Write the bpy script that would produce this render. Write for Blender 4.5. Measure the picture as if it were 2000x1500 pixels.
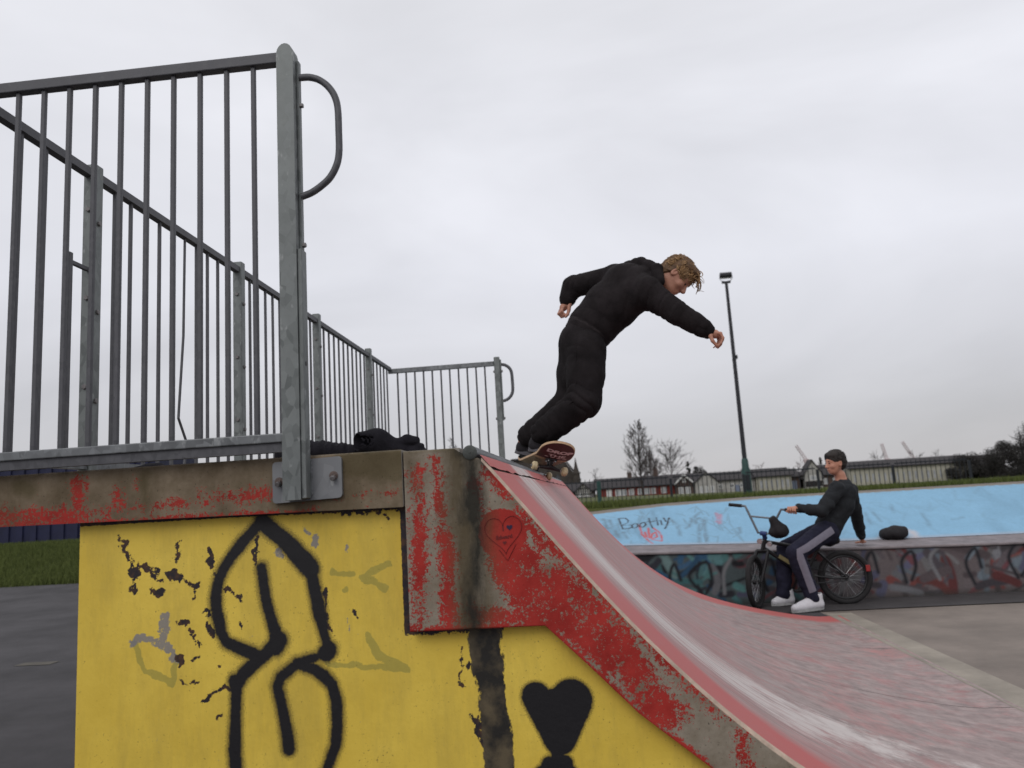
import bpy, bmesh, math, random
import numpy as np
from mathutils import Vector, Matrix
R_ = math.radians
random.seed(7); rng = np.random.default_rng(7)
scn = bpy.context.scene
for o in list(bpy.data.objects): bpy.data.objects.remove(o)
COL = scn.collection

# ------------------------------------------------------------------ camera
_p, _r, _y = R_(8.5), R_(3.45), R_(4.9)
_F = Vector((-math.sin(_y)*math.cos(_p), math.cos(_y)*math.cos(_p), math.sin(_p)))
_R0 = Vector((math.cos(_y), math.sin(_y), 0)); _U0 = _R0.cross(_F)
_R = _R0*math.cos(_r) - _U0*math.sin(_r); _U = _U0*math.cos(_r) + _R0*math.sin(_r)
cam = bpy.data.cameras.new('camera'); cam.lens = 27.0; cam.sensor_width = 36.0
cam.dof.use_dof = True; cam.dof.focus_distance = 3.0; cam.dof.aperture_fstop = 3.5
cam.clip_start = 0.05; cam.clip_end = 2000
co = bpy.data.objects.new('camera', cam); COL.objects.link(co)
_m = Matrix((( _R.x, _U.x, -_F.x), (_R.y, _U.y, -_F.y), (_R.z, _U.z, -_F.z))).to_4x4()
_m.translation = Vector((0, 0, 1.18)); co.matrix_world = _m
scn.camera = co

# ------------------------------------------------------------------ sky: overcast daylight
SUN_EL, SUN_AZ = R_(42), R_(200)      # high behind the photographer, hidden by cloud
w = bpy.data.worlds.new('World'); scn.world = w; w.use_nodes = True
nt = w.node_tree; nt.nodes.clear()
def N(nt, t, **k):
    n = nt.nodes.new(t)
    for a, b in k.items(): setattr(n, a, b)
    return n
wo = N(nt, 'ShaderNodeOutputWorld'); sky = N(nt, 'ShaderNodeTexSky'); sky.sky_type = 'NISHITA'; sky.sun_disc = False
sky.sun_elevation = SUN_EL; sky.sun_rotation = SUN_AZ
bg1 = N(nt, 'ShaderNodeBackground'); bg1.inputs[1].default_value = 0.08; nt.links.new(sky.outputs[0], bg1.inputs[0])
tc = N(nt, 'ShaderNodeTexCoord'); sep = N(nt, 'ShaderNodeSeparateXYZ'); nt.links.new(tc.outputs['Generated'], sep.inputs[0])
ramp = N(nt, 'ShaderNodeValToRGB'); nt.links.new(sep.outputs[2], ramp.inputs[0])
e = ramp.color_ramp.elements
e[0].position = 0.0; e[0].color = (0.52, 0.51, 0.53, 1)
e[1].position = 1.0; e[1].color = (0.86, 0.86, 0.88, 1)
a = e.new(0.08); a.color = (0.545, 0.54, 0.565, 1)
a = e.new(0.28); a.color = (0.73, 0.735, 0.785, 1)
a = e.new(0.50); a.color = (0.76, 0.765, 0.81, 1)
mp = N(nt, 'ShaderNodeMapping'); mp.inputs['Scale'].default_value = (1.0, 1.0, 2.6); nt.links.new(tc.outputs['Generated'], mp.inputs[0])
nz = N(nt, 'ShaderNodeTexNoise'); nz.inputs['Scale'].default_value = 1.5; nz.inputs['Detail'].default_value = 5; nz.inputs['Roughness'].default_value = .5
nz.inputs['Distortion'].default_value = .6
nt.links.new(mp.outputs[0], nz.inputs[0])
mr = N(nt, 'ShaderNodeMapRange'); mr.inputs[1].default_value = .3; mr.inputs[2].default_value = .7; mr.inputs[3].default_value = .87; mr.inputs[4].default_value = 1.12
nt.links.new(nz.outputs[0], mr.inputs[0])
vm = N(nt, 'ShaderNodeVectorMath', operation='SCALE'); nt.links.new(ramp.outputs[0], vm.inputs[0]); nt.links.new(mr.outputs[0], vm.inputs['Scale'])
bg2 = N(nt, 'ShaderNodeBackground'); nt.links.new(vm.outputs[0], bg2.inputs[0]); bg2.inputs[1].default_value = 1.0
mx = N(nt, 'ShaderNodeMixShader'); mx.inputs[0].default_value = 0.93
nt.links.new(bg1.outputs[0], mx.inputs[1]); nt.links.new(bg2.outputs[0], mx.inputs[2]); nt.links.new(mx.outputs[0], wo.inputs[0])
sl = bpy.data.lights.new('sun', 'SUN'); sl.energy = 0.8; sl.angle = R_(35); sl.color = (1.0, .97, .93)
so = bpy.data.objects.new('sun', sl); COL.objects.link(so)
_d = Vector((math.sin(SUN_AZ)*math.cos(SUN_EL), math.cos(SUN_AZ)*math.cos(SUN_EL), math.sin(SUN_EL)))
so.rotation_euler = _d.to_track_quat('Z', 'Y').to_euler(); so.location = (0, 0, 30)
vs = scn.view_settings; vs.view_transform = 'Standard'; vs.look = 'None'; vs.exposure = 0.1; vs.gamma = 1.0; vs.use_curve_mapping = False

# ------------------------------------------------------------------ materials
def mat(name, col, rough=.7, metal=0.0, var=.25, scale=6.0, bump=.15, bscale=60.0, col2=None, spec=.35, stretch=None):
    m = bpy.data.materials.new(name); m.use_nodes = True; t = m.node_tree
    b = t.nodes['Principled BSDF']; b.inputs['Roughness'].default_value = rough; b.inputs['Metallic'].default_value = metal
    b.inputs['Specular IOR Level'].default_value = spec
    tcn = N(t, 'ShaderNodeTexCoord'); src = tcn.outputs['Object']
    if stretch:
        mpn = N(t, 'ShaderNodeMapping'); mpn.inputs['Scale'].default_value = stretch; t.links.new(src, mpn.inputs[0]); src = mpn.outputs[0]
    n1 = N(t, 'ShaderNodeTexNoise'); n1.inputs['Scale'].default_value = scale; n1.inputs['Detail'].default_value = 6; n1.inputs['Roughness'].default_value = .65
    t.links.new(src, n1.inputs[0])
    c2 = col2 or tuple(c*(1-var) for c in col); c1 = col if col2 else tuple(min(1, c*(1+var)) for c in col)
    mxn = N(t, 'ShaderNodeMix', data_type='RGBA')
    rr = N(t, 'ShaderNodeMapRange'); rr.inputs[1].default_value = .3; rr.inputs[2].default_value = .7; t.links.new(n1.outputs[0], rr.inputs[0])
    t.links.new(rr.outputs[0], mxn.inputs[0]); mxn.inputs[6].default_value = (*c2, 1); mxn.inputs[7].default_value = (*c1, 1)
    t.links.new(mxn.outputs[2], b.inputs['Base Color'])
    if bump:
        n2 = N(t, 'ShaderNodeTexNoise'); n2.inputs['Scale'].default_value = bscale; n2.inputs['Detail'].default_value = 4; t.links.new(src, n2.inputs[0])
        bp = N(t, 'ShaderNodeBump'); bp.inputs['Strength'].default_value = bump; bp.inputs['Distance'].default_value = .01
        t.links.new(n2.outputs[0], bp.inputs['Height']); t.links.new(bp.outputs[0], b.inputs['Normal'])
    return m
class NB:
    """small node helper for layered paint materials"""
    def __init__(s, name, rough=.7, spec=.35):
        s.m = bpy.data.materials.new(name); s.m.use_nodes = True; s.t = s.m.node_tree; s.b = s.t.nodes['Principled BSDF']
        s.b.inputs['Roughness'].default_value = rough; s.b.inputs['Specular IOR Level'].default_value = spec
        s.tc = N(s.t, 'ShaderNodeTexCoord').outputs['Object']
    def noise(s, scale, detail=5, rough=.6, stretch=None, dist=0):
        src = s.tc
        if stretch:
            p = N(s.t, 'ShaderNodeMapping'); p.inputs['Scale'].default_value = stretch; s.t.links.new(src, p.inputs[0]); src = p.outputs[0]
        n = N(s.t, 'ShaderNodeTexNoise'); n.inputs['Scale'].default_value = scale; n.inputs['Detail'].default_value = detail; n.inputs['Roughness'].default_value = rough
        n.inputs['Distortion'].default_value = dist
        s.t.links.new(src, n.inputs[0]); return n.outputs[0]
    def attr(s, name): return N(s.t, 'ShaderNodeAttribute', attribute_name=name).outputs['Fac']
    def acol(s, name): return N(s.t, 'ShaderNodeAttribute', attribute_name=name).outputs['Color']
    def math(s, op, a, b=0.0, c=0.0):
        n = N(s.t, 'ShaderNodeMath', operation=op)
        for i, v in enumerate((a, b, c)):
            if isinstance(v, (int, float)): n.inputs[i].default_value = v
            else: s.t.links.new(v, n.inputs[i])
        return n.outputs[0]
    def step(s, v, lo, hi, a=0., b=1.):
        n = N(s.t, 'ShaderNodeMapRange'); n.inputs[1].default_value = lo; n.inputs[2].default_value = hi; n.inputs[3].default_value = a; n.inputs[4].default_value = b
        s.t.links.new(v, n.inputs[0]); return n.outputs[0]
    def mix(s, f, a, b):
        n = N(s.t, 'ShaderNodeMix', data_type='RGBA')
        for i, v in ((0, f), (6, a), (7, b)):
            if isinstance(v, (int, float)): n.inputs[i].default_value = v
            elif isinstance(v, tuple): n.inputs[i].default_value = (*v, 1)
            else: s.t.links.new(v, n.inputs[i])
        return n.outputs[2]
    def done(s, col, height=None, strength=.2, dist=.004, rough=None):
        s.t.links.new(col, s.b.inputs['Base Color'])
        if rough is not None: s.t.links.new(rough, s.b.inputs['Roughness'])
        if height is not None:
            bp = N(s.t, 'ShaderNodeBump'); bp.inputs['Strength'].default_value = strength; bp.inputs['Distance'].default_value = dist
            s.t.links.new(height, bp.inputs['Height']); s.t.links.new(bp.outputs[0], s.b.inputs['Normal'])
        return s.m

def yellow_paint():
    s = NB('yellow_wall_paint', .55)
    base = s.mix(s.step(s.noise(3.0, 6), .3, .7), (.64, .445, .055), (.80, .58, .088))
    base = s.mix(s.math('MULTIPLY', s.step(s.noise(9, 7, .75, (1, 1, .22)), .46, .72), .5), base, (.40, .29, .06))
    speck = s.step(s.math('ADD', s.noise(120, 4, .65), s.math('MULTIPLY', s.noise(6, 3), .18)), .745, .79)
    base = s.mix(s.math('MULTIPLY', speck, .7), base, (.16, .10, .03))
    rag = s.noise(70, 5, .75); rag2 = s.noise(26, 5, .7)
    ol = s.step(s.math('ADD', s.attr('olive'), s.math('MULTIPLY', s.math('SUBTRACT', rag2, .5), 2.2)), .50, .68)
    base = s.mix(s.math('MULTIPLY', ol, .62), base, (.27, .25, .06))
    g = s.step(s.math('ADD', s.attr('greyp'), s.math('MULTIPLY', s.math('SUBTRACT', rag, .5), 3.0)), .55, .7)
    base = s.mix(s.math('MULTIPLY', g, .85), base, (.19, .19, .22))
    ch = s.step(s.math('ADD', s.attr('chip_shade'), s.math('MULTIPLY', s.math('SUBTRACT', rag, .5), 2.0)), .52, .60)
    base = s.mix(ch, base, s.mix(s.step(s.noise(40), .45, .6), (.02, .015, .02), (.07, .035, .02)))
    stn = s.step(s.math('ADD', s.attr('stain'), s.math('MULTIPLY', s.math('SUBTRACT', s.noise(30, 6, .75, (1, 1, .45)), .5), 1.7)), .46, .58)
    base = s.mix(stn, base, s.mix(s.step(s.noise(14), .4, .65), (.018, .016, .014), (.11, .085, .05)))
    spk = s.noise(300, 2, .6)
    sp = s.step(s.math('ADD', s.attr('spray'), s.math('MULTIPLY', s.math('SUBTRACT', s.noise(150, 4, .7), .5), .35)), .36, .70)
    halo = s.step(s.math('ADD', s.attr('spray'), s.math('MULTIPLY', s.math('SUBTRACT', spk, .5), 1.1)), .28, .5)
    sp = s.math('MAXIMUM', sp, s.math('MULTIPLY', halo, .55))
    base = s.mix(sp, base, (.010, .009, .011))
    h = s.math('ADD', s.math('MULTIPLY', s.noise(35, 6), .6), s.math('SUBTRACT', 0.0, s.math('MULTIPLY', ch, .5)))
    return s.done(base, h, .35, .006)

def red_concrete(name, conc1, conc2):
    s = NB(name, .78)
    conc = s.mix(s.step(s.noise(7, 6, .7), .3, .7), conc1, conc2)
    pits = s.step(s.noise(150, 2, .5), .66, .70)
    conc = s.mix(s.math('MULTIPLY', pits, .85), conc, (.035, .028, .02))
    conc = s.mix(s.math('MULTIPLY', s.step(s.math('ADD', s.attr('moss'), s.math('MULTIPLY', s.math('SUBTRACT', s.noise(20, 5), .5), 1.0)), .35, .8), .7), conc, (.075, .058, .022))
    f1 = s.noise(85, 6, .75); f2 = s.noise(230, 3, .7); f3 = s.noise(14, 5, .65)
    fl = s.math('ADD', s.math('MULTIPLY', s.math('SUBTRACT', f1, .5), 2.1), s.math('MULTIPLY', s.math('SUBTRACT', f2, .5), 1.0))
    fl = s.math('ADD', fl, s.math('MULTIPLY', s.math('SUBTRACT', f3, .5), 1.3))
    red = s.step(s.math('ADD', s.attr('red'), fl), .50, .535)
    rc = s.mix(s.step(s.noise(10), .35, .65), (.27, .014, .010), (.40, .030, .022))
    base = s.mix(red, conc, rc)
    br = s.step(s.math('ADD', s.attr('brown'), s.math('MULTIPLY', s.math('SUBTRACT', s.noise(18, 6, .7, (1, 1, .3)), .5), 1.2)), .2, .95)
    base = s.mix(s.math('MULTIPLY', br, .85), base, (.07, .05, .022))
    bk = s.step(s.math('ADD', s.attr('black'), s.math('MULTIPLY', s.math('SUBTRACT', s.noise(22, 6, .7, (1, 1, .4)), .5), 1.5)), .25, .85)
    base = s.mix(s.math('MULTIPLY', bk, .93), base, (.014, .013, .009))
    h = s.math('ADD', s.math('MULTIPLY', red, .35), s.math('SUBTRACT', s.math('MULTIPLY', s.noise(60, 6), .6), s.math('MULTIPLY', pits, .6)))
    return s.done(base, h, .45, .006)

def ramp_surface_mat():
    s = NB('worn_red_riding_surface', .6)
    iso = s.noise(5, 8, .72); iso2 = s.noise(11, 7, .7); low = s.attr('low')
    blend = lambda a, b: s.math('ADD', s.math('MULTIPLY', a, s.math('SUBTRACT', 1.0, s.math('MULTIPLY', low, .8))), s.math('MULTIPLY', b, s.math('MULTIPLY', low, .8)))
    st1 = blend(s.noise(12, 7, .75, (.2, 2.0, .2)), iso); st2 = blend(s.noise(34, 6, .75, (.08, 1.2, .08)), iso2); bl = s.noise(2.2, 5)
    grey = s.mix(s.step(st2, .32, .68), (.19, .145, .138), (.40, .315, .298))
    pink = s.mix(s.step(st2, .32, .68), (.33, .115, .112), (.47, .25, .24))
    col = s.mix(s.step(s.math('ADD', s.attr('pink'), s.math('MULTIPLY', s.math('SUBTRACT', st1, .5), 2.2)), .3, .8), grey, pink)
    col = s.mix(s.step(s.math('ADD', s.attr('red'), s.math('MULTIPLY', s.math('SUBTRACT', st2, .5), 1.3)), .3, .85), col, s.mix(bl, (.44, .085, .08), (.42, .135, .125)))
    col = s.mix(s.step(s.math('ADD', s.attr('white'), s.math('MULTIPLY', s.math('SUBTRACT', blend(s.noise(16, 7, .8, (.12, 1.9, .12)), s.noise(3.4, 8, .7)), .5), 2.4)), .45, .72), col, s.mix(st2, (.40, .35, .335), (.66, .60, .575)))
    sc = s.step(s.math('ADD', s.attr('scuff'), s.math('MULTIPLY', s.math('SUBTRACT', blend(s.noise(13, 7, .75, (.10, 2.2, .10)), s.noise(4.3, 7, .7)), .5), 2.4)), .5, .8)
    col = s.mix(s.math('MULTIPLY', sc, .6), col, (.075, .07, .075))
    sc2 = s.step(s.noise(9, 6, .7, (.12, 9, .12)), .66, .70)
    col = s.mix(s.math('MULTIPLY', sc2, .45), col, (.06, .05, .055))
    return s.done(col, s.noise(70, 5), .18, .003)

def galv(name, c1, c2, metal=.35, rough=.5, sc=45, spk=.6):
    s = NB(name, rough, .5); s.b.inputs['Metallic'].default_value = metal
    v = N(s.t, 'ShaderNodeTexVoronoi'); v.inputs['Scale'].default_value = sc
    p = N(s.t, 'ShaderNodeMapping'); p.inputs['Scale'].default_value = (1, 1, .6); s.t.links.new(s.tc, p.inputs[0]); s.t.links.new(p.outputs[0], v.inputs[0])
    bw = N(s.t, 'ShaderNodeRGBToBW'); s.t.links.new(v.outputs['Color'], bw.inputs[0])
    f = s.math('ADD', s.math('MULTIPLY', bw.outputs[0], .55), s.math('MULTIPLY', s.noise(16, 5), .45))
    col = s.mix(s.step(f, .25, .75), c1, c2)
    col = s.mix(s.math('MULTIPLY', s.step(s.noise(38, 3, .6, (1, 1, .5)), .62, .70), spk), col, (.33, .34, .34))
    return s.done(col, s.noise(90, 3), .08, .002, s.step(bw.outputs[0], 0, 1, rough-.1, rough+.15))

def attr_colour_mat(name, rough=.75, amp=.18, bump=.2):
    s = NB(name, rough)
    n = s.noise(5, 7, .7); n2 = s.noise(40, 4)
    f = s.step(s.math('ADD', s.math('MULTIPLY', n, .6), s.math('MULTIPLY', n2, .4)), .3, .7, 1-amp, 1+amp)
    v = N(s.t, 'ShaderNodeVectorMath', operation='SCALE'); s.t.links.new(s.acol('pc'), v.inputs[0]); s.t.links.new(f, v.inputs['Scale'])
    return s.done(v.outputs[0], s.noise(45, 5), bump, .005)

M = {}
M['yellow'] = yellow_paint()
M['endred'] = red_concrete('flaking_red_paint_on_concrete', (.16, .125, .085), (.33, .29, .235))
M['deckred'] = red_concrete('flaking_red_paint_on_deck_edge', (.11, .078, .045), (.25, .195, .135))
M['surface'] = ramp_surface_mat()
M['edge'] = mat('worn_concrete_edge', (.43, .33, .26), .85, var=.28, scale=22, bump=.3)
M['conc'] = mat('grey_concrete', (.27, .245, .215), .85, var=.3, scale=5, bump=.25)
M['post'] = galv('galvanised_post', (.105, .115, .113), (.205, .22, .218))
M['bar'] = galv('dark_galvanised_bar', (.058, .058, .065), (.105, .105, .115), .2, .55, 80, .1)
M['rail'] = galv('galvanised_rail', (.10, .105, .11), (.21, .22, .23), .35, .5)
M['plate'] = galv('galvanised_plate', (.16, .165, .175), (.225, .23, .24), .3, .5, 20)
M['bolt'] = mat('bolt_steel', (.17, .16, .16), .45, .5, .3, 60, 0)
M['boltrust'] = mat('rusty_bolt_steel', (.12, .09, .08), .7, .2, .4, 90, .1)
M['pipe'] = mat('scraped_steel_pipe', (.13, .135, .14), .42, .55, .35, 14, .1, 120, stretch=(1, .25, 1))
M['cap'] = mat('steel_pipe_cap', (.075, .08, .075), .6, .3, .35, 40, .15)
M['cloth_black'] = mat('black_brushed_fleece', (.0175, .0145, .0155), .95, var=.45, scale=9, bump=.25, bscale=220, spec=.1)
M['trouser_black'] = mat('black_jersey', (.016, .0135, .0145), .95, var=.45, scale=7, bump=.25, bscale=260, spec=.1)
M['rib'] = mat('black_rib_knit', (.026, .022, .023), .95, var=.4, scale=30, bump=.3, bscale=300, spec=.1)
M['pile_cloth'] = mat('black_cloth', (.014, .013, .017), .9, var=.35, scale=20, bump=.3, bscale=260, spec=.15)
M['jacket'] = mat('dark_jacket', (.018, .02, .023), .85, var=.3, scale=12, bump=.2, spec=.2)
M['navy'] = mat('navy_trousers', (.018, .018, .033), .9, var=.3, scale=12, bump=.2, spec=.15)
M['stripe'] = mat('grey_trouser_stripe', (.17, .16, .20), .85, var=.12, scale=20, bump=.1)
M['skin'] = mat('skin', (.40, .19, .13), .5, var=.15, scale=18, bump=.06, bscale=150)
M['skin2'] = mat('ruddy_skin', (.46, .22, .15), .5, var=.15, scale=18, bump=.05, bscale=150)
M['hairdark'] = mat('brown_hair_roots', (.10, .055, .028), .7, var=.5, scale=40, bump=0)
M['hair'] = mat('curly_blond_hair', (.27, .16, .075), .6, var=.6, scale=30, bump=0, spec=.4)
M['darkhair'] = mat('dark_hair', (.025, .02, .018), .7, var=.4, scale=40, bump=.2)
M['eye'] = mat('dark_eye', (.03, .02, .015), .3, bump=0)
M['shoe_black'] = mat('black_suede_shoe', (.017, .015, .018), .9, var=.3, scale=30, bump=.15)
M['sole_dark'] = mat('dark_rubber_sole', (.085, .08, .09), .8, var=.2, scale=40, bump=.1)
M['shoe_white'] = mat('white_trainer_leather', (.58, .57, .60), .55, var=.12, scale=20, bump=.08)
M['sole_grey'] = mat('grey_trainer_sole', (.34, .34, .34), .75, var=.2, scale=30, bump=.1)
M['grip'] = mat('black_grip_tape', (.014, .014, .015), .95, bump=.3, bscale=500)
M['ply'] = mat('maple_ply_edge', (.50, .34, .21), .65, var=.3, scale=30, bump=.05, stretch=(1, 1, 8))
M['boardpaint'] = mat('scratched_maroon_board_graphic', (.075, .022, .024), .5, var=.35, scale=14, bump=.05, stretch=(3, .6, 1))
M['boardwood'] = mat('scraped_board_wood', (.24, .195, .135), .7, var=.5, scale=10, bump=.1, stretch=(4, .6, 1))
M['print'] = mat('pale_pink_print', (.66, .50, .50), .6, var=.2, scale=60, bump=0)
M['truck'] = mat('dark_cast_truck', (.03, .024, .026), .45, .5, .3, 40, .1)
M['wheel'] = mat('dirty_cream_urethane', (.62, .54, .36), .55, var=.25, scale=40, bump=.08, col2=(.42, .29, .15))
M['chrome'] = mat('worn_steel', (.42, .42, .43), .3, .8, .2, 30, 0)
M['ink'] = mat('dark_red_marker_ink', (.13, .012, .012), .6, bump=0)
M['inkblue'] = mat('dark_blue_marker_ink', (.02, .012, .04), .6, bump=0)
M['paintcol'] = attr_colour_mat('sprayed_wall_paint')
M['blue'] = attr_colour_mat('light_blue_bank_paint', .6, .10, .12)
M['ledge'] = mat('pale_trowelled_ledge', (.20, .175, .182), .75, var=.3, scale=8, bump=.15)
M['rim'] = mat('brown_grey_concrete_rim', (.20, .165, .135), .85, var=.3, scale=6, bump=.2)
M['floor'] = mat('worn_concrete_floor', (.19, .16, .138), .8, var=.32, scale=1.1, bump=.12, bscale=35)
M['floorlight'] = mat('pale_screed_strip', (.27, .24, .20), .8, var=.25, scale=2.5, bump=.12, bscale=35)
M['asphalt'] = mat('asphalt', (.047, .044, .047), .85, var=.5, scale=.9, bump=.35, bscale=120)
M['asphalt2'] = mat('dark_asphalt_strip', (.05, .046, .047), .7, var=.3, scale=2, bump=.3, bscale=120)  # strip of dark asphalt along the ledge wall base
M['patch'] = mat('tan_asphalt_patch', (.085, .077, .063), .85, var=.2, scale=5, bump=.2)
M['grass'] = mat('grass_turf', (.085, .092, .025), .95, scale=1.2, col2=(.048, .058, .014), bump=.6, bscale=14)
M['blade'] = mat('grass_blades', (.10, .12, .03), .9, scale=4, col2=(.055, .075, .015), bump=0)
M['fence_green'] = mat('dark_green_fence_paint', (.018, .055, .05), .5, var=.3, scale=9, bump=.05)
M['fence_dark'] = mat('dark_post_paint', (.014, .017, .022), .55, var=.2, scale=9, bump=.05)
M['pole'] = mat('dark_lamp_pole_paint', (.022, .022, .028), .5, var=.25, scale=6, bump=.05)
M['lampglass'] = mat('floodlight_glass', (.5, .5, .52), .2, bump=0)
M['roof'] = mat('dark_slate_roof', (.036, .032, .034), .8, var=.25, scale=1.5, bump=.3, bscale=9)
M['brickred'] = mat('red_brickwork', (.17, .034, .027), .9, var=.3, scale=2.5, bump=.2, bscale=20)
M['brickbrown'] = mat('brown_brickwork', (.085, .06, .052), .9, var=.3, scale=2.5, bump=.2, bscale=20)
M['render'] = mat('off_white_render', (.33, .32, .30), .85, var=.18, scale=.7, bump=.1)
M['cream'] = mat('cream_render', (.36, .345, .285), .85, var=.15, scale=.7, bump=.1)
M['timber'] = mat('black_timber', (.02, .018, .018), .8, bump=.1)
M['glass'] = mat('dark_window_glass', (.045, .05, .06), .15, var=.2, scale=1, bump=0, spec=.6)
M['paleglass'] = mat('net_curtained_glass', (.30, .31, .33), .35, var=.3, scale=1, bump=0, spec=.5)
M['frame'] = mat('white_window_frame', (.62, .62, .61), .6, var=.1, bump=0)
M['bluedoor'] = mat('dull_blue_door', (.16, .19, .26), .7, bump=0)
M['stone'] = mat('sooty_church_stone', (.055, .046, .04), .9, var=.35, scale=1.2, bump=.3, bscale=8)
M['bark'] = mat('winter_bark', (.032, .026, .024), .9, var=.3, scale=3, bump=.2)
M['twig'] = mat('winter_twigs', (.045, .036, .034), .9, var=.3, scale=3, bump=0)
M['redtwig'] = mat('reddish_winter_twigs', (.12, .075, .075), .9, var=.3, scale=3, bump=0)
M['ever'] = mat('evergreen_leaves', (.020, .022, .014), .9, var=.45, scale=1.3, bump=0)
M['dusk'] = mat('dark_bushy_leaves', (.030, .028, .026), .9, var=.45, scale=1.0, bump=0)
M['crane'] = mat('sky_paled_red_crane_paint', (.50, .41, .42), .8, var=.1, scale=.5, bump=0)  # red pulled towards the sky colour so the far cranes look faint
M['navybox'] = mat('navy_container_paint', (.012, .014, .045), .6, var=.3, scale=2, bump=.1)
M['bikeblack'] = mat('black_bike_paint', (.014, .013, .015), .35, var=.2, bump=0)
M['tyre'] = mat('tyre_rubber', (.018, .017, .018), .85, var=.25, scale=40, bump=.2, bscale=120)
M['rim_b'] = mat('dark_bike_rim', (.035, .035, .037), .4, .5, .2, 20, 0)
M['barsteel'] = mat('dull_steel_handlebar', (.13, .14, .155), .4, .6, .2, 30, 0)
M['bluegrip'] = mat('blue_plastic', (.025, .05, .16), .5, bump=0)
M['redplastic'] = mat('red_reflector', (.30, .03, .03), .4, bump=0)
M['goldsticker'] = mat('dull_gold_plastic', (.20, .17, .08), .5, bump=0)
M['bagcloth'] = mat('black_bag_cloth', (.014, .012, .014), .85, var=.3, scale=30, bump=.2)

# ------------------------------------------------------------------ object helpers
ORG = {}
def tag(o, label=None, cat=None, group=None, kind=None):
    if label: o['label'] = label
    if cat: o['category'] = cat
    if group: o['group'] = group
    if kind: o['kind'] = kind
    return o
def thing(name, base, label, cat, group=None):
    o = bpy.data.objects.new(name, None); COL.objects.link(o); o.location = base; o.empty_display_size = .1
    ORG[o] = Vector(base); return tag(o, label, cat, group)
def link(o, parent, world):
    """place o (mesh local to its own origin) at world point under parent"""
    COL.objects.link(o); world = Vector(world)
    if parent: o.parent = parent; o.location = world - ORG[parent]
    else: o.location = world
    ORG[o] = world; return o
def mesh_obj(name, verts, faces, m, parent=None, origin=None, smooth=False, attrs=None, cols=None):
    if origin is None: origin = ORG[parent] if parent else Vector((0, 0, 0))
    v = np.asarray(verts, float) - np.array(origin)
    me = bpy.data.meshes.new(name)
    if isinstance(faces, np.ndarray):
        nf, k = faces.shape
        me.vertices.add(len(v)); me.vertices.foreach_set('co', v.astype(np.float32).ravel())
        me.loops.add(nf*k); me.loops.foreach_set('vertex_index', faces.astype(np.int32).ravel())
        me.polygons.add(nf); me.polygons.foreach_set('loop_start', np.arange(0, nf*k, k, dtype=np.int32))
        me.update(calc_edges=True)
    else:
        me.from_pydata([tuple(x) for x in v], [], faces)
    me.validate()
    if smooth: me.polygons.foreach_set('use_smooth', np.ones(len(me.polygons), bool))
    for k, a in (attrs or {}).items():
        at = me.attributes.new(k, 'FLOAT', 'POINT'); at.data.foreach_set('value', np.asarray(a, np.float32).ravel())
    for k, a in (cols or {}).items():
        at = me.attributes.new(k, 'FLOAT_COLOR', 'POINT'); at.data.foreach_set('color', np.asarray(a, np.float32).ravel())
    me.materials.append(m)
    o = bpy.data.objects.new(name, me); return link(o, parent, origin)
def inst(name, src, parent, world, rot=None):
    o = bpy.data.objects.new(name, src.data if hasattr(src, 'data') else src); link(o, parent, world)
    if rot: o.rotation_euler = rot
    return o

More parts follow.
